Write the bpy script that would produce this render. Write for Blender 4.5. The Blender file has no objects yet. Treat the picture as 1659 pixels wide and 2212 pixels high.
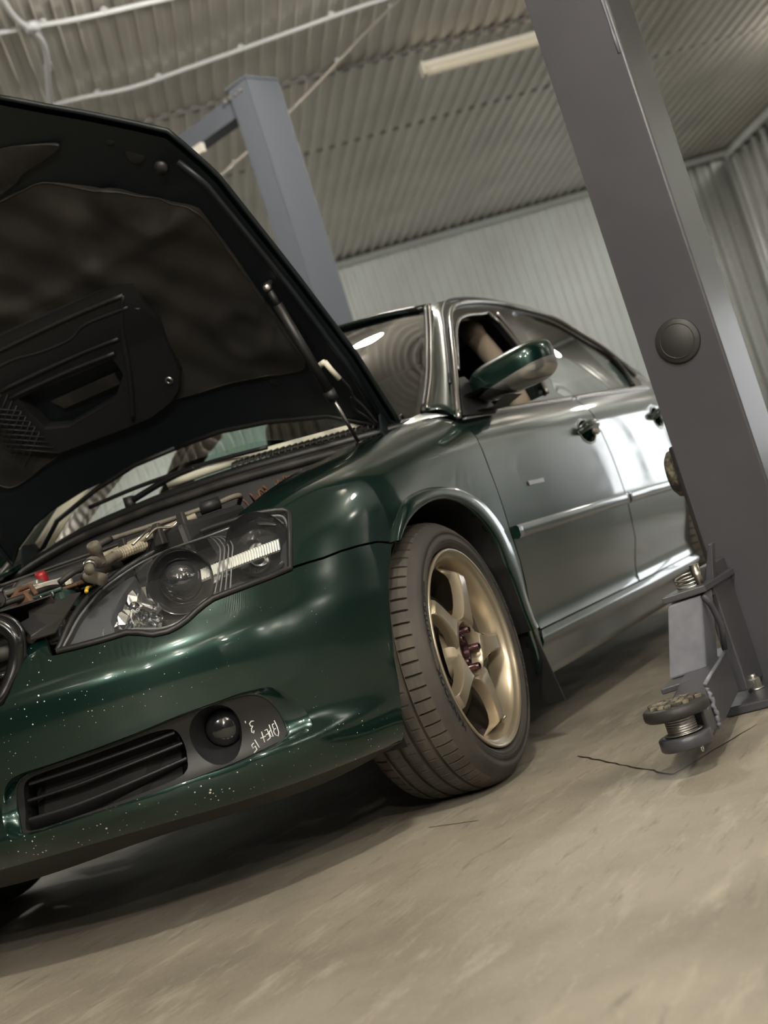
import bpy, bmesh, math, random
import numpy as np
from mathutils import Vector, Matrix, Quaternion
from mathutils.geometry import delaunay_2d_cdt
random.seed(7)
S = bpy.context.scene
COL = S.collection
PI = math.pi

# ------------------------------------------------------------------ camera
cam_data = bpy.data.cameras.new('camera')
cam = bpy.data.objects.new('camera', cam_data)
COL.objects.link(cam)
S.camera = cam
cam_data.sensor_fit = 'HORIZONTAL'
cam_data.sensor_width = 36.0
cam_data.lens = 36.0 * 3067.0 / 1659.0
cam_data.clip_start = 0.05
cam_data.clip_end = 200
_r = Vector((0.4199123, -0.8553843, -0.3033008))
_u = Vector((0.0851442, -0.2955884, 0.9515135))
_f = Vector((0.9035619, 0.4253766, 0.0512902))
cam.matrix_world = Matrix(((_r.x, _u.x, -_f.x, -2.995), (_r.y, _u.y, -_f.y, -2.151), (_r.z, _u.z, -_f.z, 0.503), (0, 0, 0, 1)))
cam_data.dof.use_dof = True
cam_data.dof.focus_distance = 2.85
cam_data.dof.aperture_fstop = 5.6

# ------------------------------------------------------------------ light
S.view_settings.view_transform = 'Standard'
S.view_settings.look = 'None'
S.view_settings.gamma = 1.0
S.view_settings.use_curve_mapping = False
S.view_settings.exposure = -0.75
world = bpy.data.worlds.new('world')
S.world = world
world.use_nodes = True
world.node_tree.nodes['Background'].inputs['Color'].default_value = (0.55, 0.6, 0.65, 1)
world.node_tree.nodes['Background'].inputs['Strength'].default_value = 0.05

TH = math.radians(32.0)                      # the room is turned 32 degrees from the car
RU = Vector((math.cos(TH), math.sin(TH), 0))  # towards the back wall
RW = Vector((math.sin(TH), -math.cos(TH), 0)) # towards the right wall
RO = Vector((-2.995, -2.151, 0))
def room(u, w, z=0.0): return RO + RU * u + RW * w + Vector((0, 0, z))
CEIL = 4.28
BACK = 16.3
RIGHT = 7.3
LEFT = -9.0
FRONT = -9.0
# ceiling lamps (u, w, watts, globe?): each one is built as a thing further down
LAMPS = [(0.4, 0.7, 560, 1), (-4.0, -2.2, 900, 1), (-4.2, 1.8, 900, 1), (-4.2, 5.2, 350, 1), (-7.6, 0.0, 800, 1),
         (4.2, 5.9, 150, 1), (6.6, 1.1, 260, 1), (8.0, -4.6, 260, 1), (13.4, -3.9, 300, 1), (11.8, 6.5, 70, 1)]  # last pair added out of view to brighten the rear walls
# ------------------------------------------------------------------ material helpers
def mat(name, color=(.5, .5, .5), rough=.5, metal=0., coat=0., coat_rough=.03, spec=.5, bump=None, var=None, trans=0., ior=1.45, emis=None):
    m = bpy.data.materials.new(name); m.use_nodes = True
    nt = m.node_tree; b = nt.nodes['Principled BSDF']
    b.inputs['Base Color'].default_value = (*color, 1)
    b.inputs['Roughness'].default_value = rough
    b.inputs['Metallic'].default_value = metal
    b.inputs['Coat Weight'].default_value = coat
    b.inputs['Coat Roughness'].default_value = coat_rough
    b.inputs['Specular IOR Level'].default_value = spec
    b.inputs['IOR'].default_value = ior
    b.inputs['Transmission Weight'].default_value = trans
    if emis:
        b.inputs['Emission Color'].default_value = (*emis[0], 1); b.inputs['Emission Strength'].default_value = emis[1]
    tc = None
    if bump or var:
        tc = nt.nodes.new('ShaderNodeTexCoord')
    if var:   # (scale, colour2, low, high, detail): blotches of a second colour
        n = nt.nodes.new('ShaderNodeTexNoise'); n.inputs['Scale'].default_value = var[0]; n.inputs['Detail'].default_value = var[4] if len(var) > 4 else 6
        nt.links.new(tc.outputs['Object'], n.inputs['Vector'])
        r = nt.nodes.new('ShaderNodeMapRange'); r.inputs[1].default_value = var[2]; r.inputs[2].default_value = var[3]
        nt.links.new(n.outputs['Fac'], r.inputs[0])
        x = nt.nodes.new('ShaderNodeMix'); x.data_type = 'RGBA'
        x.inputs[6].default_value = (*color, 1); x.inputs[7].default_value = (*var[1], 1)
        nt.links.new(r.outputs[0], x.inputs[0]); nt.links.new(x.outputs[2], b.inputs['Base Color'])
    if bump:  # (scale, strength, distance)
        n = nt.nodes.new('ShaderNodeTexNoise'); n.inputs['Scale'].default_value = bump[0]; n.inputs['Detail'].default_value = 5
        nt.links.new(tc.outputs['Object'], n.inputs['Vector'])
        k = nt.nodes.new('ShaderNodeBump'); k.inputs['Strength'].default_value = bump[1]; k.inputs['Distance'].default_value = bump[2]
        nt.links.new(n.outputs['Fac'], k.inputs['Height']); nt.links.new(k.outputs[0], b.inputs['Normal'])
    return m

def glass_mat(name, tint, refl=1.0, rough=0.0, ior=1.5, haze=0.0):
    """thin pane: see-through tint plus fresnel mirror"""
    m = bpy.data.materials.new(name); m.use_nodes = True
    nt = m.node_tree; nt.nodes.clear()
    o = nt.nodes.new('ShaderNodeOutputMaterial'); t = nt.nodes.new('ShaderNodeBsdfTransparent'); g = nt.nodes.new('ShaderNodeBsdfGlossy')
    t.inputs['Color'].default_value = (*tint, 1); g.inputs['Roughness'].default_value = rough
    f = nt.nodes.new('ShaderNodeFresnel'); f.inputs['IOR'].default_value = ior
    k = nt.nodes.new('ShaderNodeMath'); k.operation = 'MULTIPLY'; k.inputs[1].default_value = refl; k.use_clamp = True
    x = nt.nodes.new('ShaderNodeMixShader')
    nt.links.new(f.outputs[0], k.inputs[0]); nt.links.new(k.outputs[0], x.inputs[0])
    src = t.outputs[0]
    if haze:   # weathered plastic scatters a little light
        d = nt.nodes.new('ShaderNodeBsdfDiffuse'); d.inputs['Color'].default_value = (.8, .8, .78, 1); y = nt.nodes.new('ShaderNodeMixShader'); y.inputs[0].default_value = haze
        nt.links.new(t.outputs[0], y.inputs[1]); nt.links.new(d.outputs[0], y.inputs[2]); src = y.outputs[0]
    nt.links.new(src, x.inputs[1]); nt.links.new(g.outputs[0], x.inputs[2]); nt.links.new(x.outputs[0], o.inputs[0])
    return m

def paint_mat(name, chips):
    m = mat(name, (.0036, .0240, .0184), rough=.28, metal=.58, coat=1., coat_rough=.025)
    nt = m.node_tree; b = nt.nodes['Principled BSDF']
    tc = nt.nodes.new('ShaderNodeTexCoord')
    # faint wiping scratches and dust in the clear coat
    n = nt.nodes.new('ShaderNodeTexNoise'); n.inputs['Scale'].default_value = 5; n.inputs['Detail'].default_value = 7
    mp = nt.nodes.new('ShaderNodeMapping'); mp.inputs['Scale'].default_value = (1.2, 1.2, 3.0)
    nt.links.new(tc.outputs['Object'], mp.inputs['Vector']); nt.links.new(mp.outputs[0], n.inputs['Vector'])
    r = nt.nodes.new('ShaderNodeMapRange'); r.inputs[1].default_value = .35; r.inputs[2].default_value = .75; r.inputs[3].default_value = .02; r.inputs[4].default_value = .10
    nt.links.new(n.outputs['Fac'], r.inputs[0]); nt.links.new(r.outputs[0], b.inputs['Coat Roughness'])
    if chips:  # stone chips: pale specks scattered over the nose, thickest along the lip
        v = nt.nodes.new('ShaderNodeTexVoronoi'); v.inputs['Scale'].default_value = 110
        nt.links.new(tc.outputs['Object'], v.inputs['Vector'])
        n2 = nt.nodes.new('ShaderNodeTexNoise'); n2.inputs['Scale'].default_value = 9; n2.inputs['Detail'].default_value = 3
        nt.links.new(tc.outputs['Object'], n2.inputs['Vector'])
        sx = nt.nodes.new('ShaderNodeSeparateXYZ'); nt.links.new(tc.outputs['Object'], sx.inputs[0])
        lip = nt.nodes.new('ShaderNodeMapRange'); lip.inputs[1].default_value = .30; lip.inputs[2].default_value = .26; lip.inputs[3].default_value = .0; lip.inputs[4].default_value = .07
        nt.links.new(sx.outputs['Z'], lip.inputs[0])
        fx = nt.nodes.new('ShaderNodeMapRange'); fx.inputs[1].default_value = -.55; fx.inputs[2].default_value = -.80; fx.inputs[3].default_value = -.06; fx.inputs[4].default_value = .012
        nt.links.new(sx.outputs['X'], fx.inputs[0])
        th = nt.nodes.new('ShaderNodeMapRange'); th.inputs[1].default_value = .38; th.inputs[2].default_value = .72; th.inputs[3].default_value = .03; th.inputs[4].default_value = .21
        nt.links.new(n2.outputs['Fac'], th.inputs[0])
        a = nt.nodes.new('ShaderNodeMath'); a.operation = 'ADD'; nt.links.new(th.outputs[0], a.inputs[0]); nt.links.new(lip.outputs[0], a.inputs[1])
        a2 = nt.nodes.new('ShaderNodeMath'); a2.operation = 'ADD'; nt.links.new(a.outputs[0], a2.inputs[0]); nt.links.new(fx.outputs[0], a2.inputs[1])
        rnd = nt.nodes.new('ShaderNodeSeparateColor'); nt.links.new(v.outputs['Color'], rnd.inputs[0])
        pw = nt.nodes.new('ShaderNodeMath'); pw.operation = 'MULTIPLY'; nt.links.new(a2.outputs[0], pw.inputs[0]); nt.links.new(rnd.outputs[0], pw.inputs[1])
        lt = nt.nodes.new('ShaderNodeMath'); lt.operation = 'LESS_THAN'; nt.links.new(v.outputs['Distance'], lt.inputs[0]); nt.links.new(pw.outputs[0], lt.inputs[1])
        x = nt.nodes.new('ShaderNodeMix'); x.data_type = 'RGBA'; x.inputs[6].default_value = b.inputs['Base Color'].default_value; x.inputs[7].default_value = (.72, .74, .68, 1)
        nt.links.new(lt.outputs[0], x.inputs[0]); nt.links.new(x.outputs[2], b.inputs['Base Color'])
        s = nt.nodes.new('ShaderNodeMath'); s.operation = 'SUBTRACT'; s.inputs[0].default_value = 1.; nt.links.new(lt.outputs[0], s.inputs[1])
        mm = nt.nodes.new('ShaderNodeMath'); mm.operation = 'MULTIPLY'; mm.inputs[1].default_value = .62; nt.links.new(s.outputs[0], mm.inputs[0])
        nt.links.new(mm.outputs[0], b.inputs['Metallic'])
    return m

M = dict(
    paint=paint_mat('green_paint', False), paint_chip=paint_mat('green_paint_chipped', True),
    plastic=mat('black_plastic', (.012, .012, .013), .5, bump=(300, .15, .001)),
    plastic_gl=mat('black_plastic_gloss', (.008, .008, .009), .18),
    dusty=mat('dusty_black', (.014, .013, .012), .6, var=(14, (.045, .040, .034), .45, .8)),
    liner=mat('hood_liner', (.014, .0128, .0115), .85, var=(6, (.034, .029, .024), .45, .8), bump=(90, .3, .002)),
    inner=mat('hood_inner', (.005, .008, .010), .45),
    rubber=mat('tyre_rubber', (.040, .037, .033), .72, var=(9, (.065, .058, .047), .4, .75), bump=(60, .1, .001)),
    tread=mat('tyre_tread', (.055, .049, .040), .8, var=(12, (.10, .088, .068), .4, .75), bump=(140, .2, .001)),
    letter=mat('tyre_letter', (.008, .008, .008), .4),
    seal=mat('rubber_seal', (.010, .010, .010), .45),
    bronze=mat('bronze_wheel', (.44, .375, .275), .32, metal=.7, coat=.5, coat_rough=.1, var=(5, (.38, .32, .23), .45, .75)),
    nut=mat('wheel_nut', (.10, .055, .06), .22, metal=.9), socket=mat('nut_socket', (.01, .008, .008), .5),
    disc=mat('brake_disc', (.10, .09, .08), .4, metal=.8, var=(20, (.06, .04, .03), .5, .8)), barrel=mat('barrel_shaded', (.10, .085, .065), .5, metal=.4), caliper=mat('brake_caliper', (.45, .25, .06), .5),
    chrome=mat('chrome', (.82, .83, .84), .07, metal=1.), steel=mat('steel', (.33, .325, .31), .35, metal=1., var=(25, (.2, .17, .14), .5, .8)),
    trim=mat('satin_trim', (.30, .29, .28), .25, metal=.8),
    lens_grey=mat('lamp_bezel', (.085, .087, .093), .35), lens_dark=mat('lamp_dark', (.03, .031, .035), .14, metal=.3, coat=1.),
    refl=mat('lamp_reflector', (.80, .82, .84), .09, metal=1.), bead=mat('lamp_bead', (.16, .16, .16), .2),
    ribbed=mat('lamp_ribbed', (.78, .79, .75), .12, metal=.55, coat=1.),
    void=mat('void', (.004, .004, .004), .7), clearlamp=mat('repeater_lens', (.36, .36, .34), .22, metal=.75, coat=1.),
    lens=glass_mat('lamp_lens', (.96, .97, .97), .8, haze=.008), ball=mat('lamp_ball', (.02, .022, .025), .03, coat=1., spec=.9),
    fog=mat('fog_glass', (.012, .012, .014), .12, coat=.5),
    wind=glass_mat('windscreen', (.88, .95, .91), 1.9), side=glass_mat('side_glass', (.46, .62, .57), 1.6),
    beige=mat('beige_trim', (.25, .20, .15), .7), cabin=mat('dark_cabin', (.02, .02, .021), .7), dashgrey=mat('dash', (.035, .035, .036), .6),
    hose=mat('grey_hose', (.135, .118, .092), .6, var=(30, (.05, .042, .033), .45, .7)), cream=mat('cream_plastic', (.34, .30, .22), .45, var=(25, (.12, .10, .07), .45, .7)),
    rust=mat('rusty_iron', (.11, .055, .03), .75, var=(40, (.07, .035, .02), .4, .7)), alu=mat('cast_aluminium', (.5, .48, .44), .4, metal=.9, var=(30, (.15, .12, .09), .5, .75)),
    red=mat('red_cap', (.25, .015, .02), .35), yellow=mat('yellow_handle', (.75, .48, .05), .4), white=mat('white_plastic', (.75, .70, .58), .4), orange=mat('orange', (.6, .3, .03), .5),
    green_in=mat('bay_paint', (.03, .055, .047), .4),
    chalk=mat('chalk', (.72, .72, .70), .9),
    lift=mat('lift_paint', (.050, .050, .058), .30, bump=(120, .06, .0006), var=(4, (.060, .059, .067), .4, .7)),
    lift_lt=mat('lift_paint_light', (.15, .155, .185), .38, var=(9, (.27, .27, .29), .5, .75)),
    lift_blue=mat('lift_paint_blue', (.125, .14, .168), .6, spec=.3),
    zinc=mat('zinc', (.62, .60, .55), .3, metal=1.), padrub=mat('pad_rubber', (.05, .046, .038), .85, var=(60, (.22, .19, .13), .45, .65), bump=(120, .5, .002)),
    cap=mat('rubber_cap', (.022, .021, .021), .5), pinmetal=mat('pin', (.33, .31, .27), .3, metal=1.),
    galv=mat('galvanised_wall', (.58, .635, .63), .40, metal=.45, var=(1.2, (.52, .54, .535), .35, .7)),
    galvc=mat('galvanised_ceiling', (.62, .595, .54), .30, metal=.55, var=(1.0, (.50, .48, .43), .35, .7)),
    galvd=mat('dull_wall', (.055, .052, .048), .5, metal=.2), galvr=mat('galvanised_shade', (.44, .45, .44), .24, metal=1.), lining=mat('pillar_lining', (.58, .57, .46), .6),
    purlin=mat('purlin', (.25, .25, .25), .5, metal=.5), conduit=mat('conduit', (.50, .52, .54), .45), batten=mat('batten', (.80, .76, .68), .4),
    gate=mat('gate_daylight', (.8, .8, .8), .8, emis=((.93, .97, 1.0), 5.5)),
    lampmetal=mat('lamp_housing', (.03, .03, .035), .5),
)

def floor_mat():
    m = mat('concrete_floor', (.27, .245, .205), .55)
    nt = m.node_tree; b = nt.nodes['Principled BSDF']; tc = nt.nodes.new('ShaderNodeTexCoord')
    def noise(scale, detail, sc=(1, 1, 1), rough=.6):
        mp = nt.nodes.new('ShaderNodeMapping'); mp.inputs['Scale'].default_value = sc; mp.inputs['Rotation'].default_value = (0, 0, .35)
        n = nt.nodes.new('ShaderNodeTexNoise'); n.inputs['Scale'].default_value = scale; n.inputs['Detail'].default_value = detail; n.inputs['Roughness'].default_value = rough
        nt.links.new(tc.outputs['Object'], mp.inputs[0]); nt.links.new(mp.outputs[0], n.inputs['Vector']); return n.outputs['Fac']
    def ramp(src, lo, hi, a, c):
        r = nt.nodes.new('ShaderNodeMapRange'); r.inputs[1].default_value = lo; r.inputs[2].default_value = hi; nt.links.new(src, r.inputs[0])
        x = nt.nodes.new('ShaderNodeMix'); x.data_type = 'RGBA'
        if isinstance(a, tuple): x.inputs[6].default_value = (*a, 1)
        else: nt.links.new(a, x.inputs[6])
        x.inputs[7].default_value = (*c, 1); nt.links.new(r.outputs[0], x.inputs[0]); return x.outputs[2]
    c = ramp(noise(1.6, 6), .40, .62, (.325, .290, .228), (.215, .19, .152))
    c = ramp(noise(7, 10, (.5, 2.0, 1), .72), .53, .66, c, (.40, .362, .288))
    c = ramp(noise(13, 10, (.42, 2.2, 1), .75), .56, .68, c, (.155, .138, .112))
    c = ramp(noise(140, 3), .60, .75, c, (.40, .37, .31))
    nt.links.new(c, b.inputs['Base Color'])
    r = nt.nodes.new('ShaderNodeMapRange'); r.inputs[3].default_value = .30; r.inputs[4].default_value = .62
    nt.links.new(noise(4, 6), r.inputs[0]); nt.links.new(r.outputs[0], b.inputs['Roughness'])
    k = nt.nodes.new('ShaderNodeBump'); k.inputs['Strength'].default_value = .45; k.inputs['Distance'].default_value = .005
    nt.links.new(noise(26, 9, (.5, 2, 1), .7), k.inputs['Height']); nt.links.new(k.outputs[0], b.inputs['Normal'])
    return m
M['floor'] = floor_mat()

# ------------------------------------------------------------------ object helpers
def root(name, label, cat, loc=(0, 0, 0), group=None):
    o = bpy.data.objects.new(name, None); COL.objects.link(o); o.location = loc; o.empty_display_size = .1
    o['label'] = label; o['category'] = cat
    if group: o['group'] = group
    return o
def origin(p):
    v = Vector((0, 0, 0))
    while p is not None: v = v + p.location; p = p.parent
    return v
def link(name, me, m, parent=None, label=None, kind=None):
    o = bpy.data.objects.new(name, me); COL.objects.link(o)
    if m is not None and not me.materials: me.materials.append(M[m] if isinstance(m, str) else m)
    if parent is not None:
        o.parent = parent; o.location = -origin(parent)
    if label: o['label'] = label
    if kind: o['kind'] = kind
    return o

TWIN = {}   # left part name -> its right-hand counterpart
class MB:
    """collects shapes into one mesh"""
    twin = False
    def __init__(s): s.v = []; s.f = []; s.sm = []
    def add(s, vs, fs, smooth=False):
        b = len(s.v); s.v += [tuple(map(float, p)) for p in vs]; s.f += [tuple(b + i for i in f) for f in fs]; s.sm += [smooth] * len(fs); return s
    def box(s, c, size, rot=None):
        x, y, z = [k / 2 for k in size]; c = Vector(c)
        ps = [Vector((a * x, b * y, d * z)) for a in (-1, 1) for b in (-1, 1) for d in (-1, 1)]
        if rot is not None: ps = [rot @ p for p in ps]
        return s.add([c + p for p in ps], [(0, 1, 3, 2), (4, 6, 7, 5), (0, 4, 5, 1), (2, 3, 7, 6), (0, 2, 6, 4), (1, 5, 7, 3)])
    def hexa(s, a, b):
        """box from two quads (4 points each, same order)"""
        vs = list(a) + list(b)
        return s.add(vs, [(3, 2, 1, 0), (4, 5, 6, 7), (0, 1, 5, 4), (1, 2, 6, 5), (2, 3, 7, 6), (3, 0, 4, 7)])
    def prism(s, pts, d):
        """polygon pts extruded along vector d"""
        n = len(pts); d = Vector(d); a = [Vector(p) for p in pts]
        return s.add(a + [p + d for p in a], [tuple(range(n - 1, -1, -1)), tuple(range(n, 2 * n))] + [(i, (i + 1) % n, n + (i + 1) % n, n + i) for i in range(n)])
    def lathe(s, prof, c, axis, seg=24, smooth=True, up=(0, 0, 1), a0=0, a1=2 * PI, closed=False):
        """prof: list of (r, h) ; h along axis"""
        ax = Vector(axis).normalized(); e1 = ax.cross(Vector(up))
        if e1.length < 1e-3: e1 = ax.cross(Vector((1, 0, 0)))
        e1.normalize(); e2 = e1.cross(ax); c = Vector(c); full = abs(a1 - a0 - 2 * PI) < 1e-6
        na = seg if full else seg + 1
        vs = []; n = len(prof)
        for i in range(na):
            a = a0 + (a1 - a0) * i / seg; d = e1 * math.cos(a) + e2 * math.sin(a)
            vs += [c + d * r + ax * h for r, h in prof]
        fs = []
        for i in range(seg):
            j = (i + 1) % na
            for k in range(n - 1 + (1 if closed else 0)): fs.append((i * n + k, i * n + (k + 1) % n, j * n + (k + 1) % n, j * n + k))
        return s.add(vs, fs, smooth)
    def cyl(s, a, b, r, seg=16, r2=None, smooth=True):
        a = Vector(a); b = Vector(b); h = (b - a).length; r2 = r if r2 is None else r2
        s.lathe([(r, 0), (r2, h)], a, b - a, seg, smooth)
        s.lathe([(1e-5, 0), (r, 0)], a, b - a, seg, False); return s.lathe([(r2, h), (1e-5, h)], a, b - a, seg, False)
    def tube(s, pts, r, seg=10, caps=True, smooth=True):
        """swept round tube; r float or list"""
        P = [Vector(p) for p in pts]; n = len(P); rr = r if isinstance(r, (list, tuple)) else [r] * n
        t0 = (P[1] - P[0]).normalized(); up = Vector((0, 0, 1)) if abs(t0.z) < .9 else Vector((1, 0, 0)); e1 = t0.cross(up).normalized()
        vs = []
        for i in range(n):
            t = (P[min(i + 1, n - 1)] - P[max(i - 1, 0)]).normalized(); e1 = (e1 - t * e1.dot(t)).normalized(); e2 = t.cross(e1)
            vs += [P[i] + (e1 * math.cos(2 * PI * k / seg) + e2 * math.sin(2 * PI * k / seg)) * rr[i] for k in range(seg)]
        fs = [(i * seg + k, i * seg + (k + 1) % seg, (i + 1) * seg + (k + 1) % seg, (i + 1) * seg + k) for i in range(n - 1) for k in range(seg)]
        if caps: fs += [tuple(range(seg - 1, -1, -1)), tuple((n - 1) * seg + k for k in range(seg))]
        return s.add(vs, fs, smooth)
    def grid(s, rows, smooth=True, thick=None):
        """rows: list of equally long point lists"""
        n = len(rows[0]); vs = [p for r in rows for p in r]
        return s.add(vs, [(i * n + k, (i + 1) * n + k, (i + 1) * n + k + 1, i * n + k + 1) for i in range(len(rows) - 1) for k in range(n - 1)], smooth)
    def mirror_y(s):
        """the same shape on the car's other side: a part of its own unless both halves meet in the middle"""
        if max(p[1] for p in s.v) < -1e-3: s.twin = True; return s
        b = len(s.v); f0 = list(s.f); m0 = list(s.sm)
        s.v += [(x, -y, z) for x, y, z in s.v]; s.f += [tuple(b + i for i in reversed(f)) for f in f0]; s.sm += m0; return s
    def build(s, name, m, parent=None, label=None, kind=None, bevel=0, solid=0):
        me = bpy.data.meshes.new(name); me.from_pydata(s.v, [], s.f); me.polygons.foreach_set('use_smooth', s.sm)
        bm = bmesh.new(); bm.from_mesh(me); bmesh.ops.remove_doubles(bm, verts=bm.verts, dist=2e-5); bm.to_mesh(me); bm.free(); me.update()
        o = link(name, me, m, parent, label, kind)
        if s.twin:
            t = MB(); t.v = [(x, -y, z) for x, y, z in s.v]; t.f = [tuple(reversed(f)) for f in s.f]; t.sm = s.sm
            TWIN[o.name] = t.build(name, m, TWIN.get(parent.name, parent) if parent is not None else None, label, kind, bevel, solid)
        if solid:
            q = o.modifiers.new('solid', 'SOLIDIFY'); q.thickness = solid; q.offset = 0
        if bevel:
            q = o.modifiers.new('bevel', 'BEVEL'); q.width = bevel; q.segments = 2; q.limit_method = 'ANGLE'; q.angle_limit = math.radians(40)
        return o

def spline(pts, n=8):
    """Catmull-Rom through 3D points"""
    P = [np.array(p, float) for p in pts]; out = []
    for i in range(len(P) - 1):
        a = P[i - 1] if i else 2 * P[0] - P[1]; b, c = P[i], P[i + 1]; d = P[i + 2] if i + 2 < len(P) else 2 * P[-1] - P[-2]
        for k in range(n):
            t = k / n; out.append(.5 * (2 * b + (c - a) * t + (2 * a - 5 * b + 4 * c - d) * t * t + (3 * b - a - 3 * c + d) * t ** 3))
    out.append(P[-1]); return out
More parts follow.
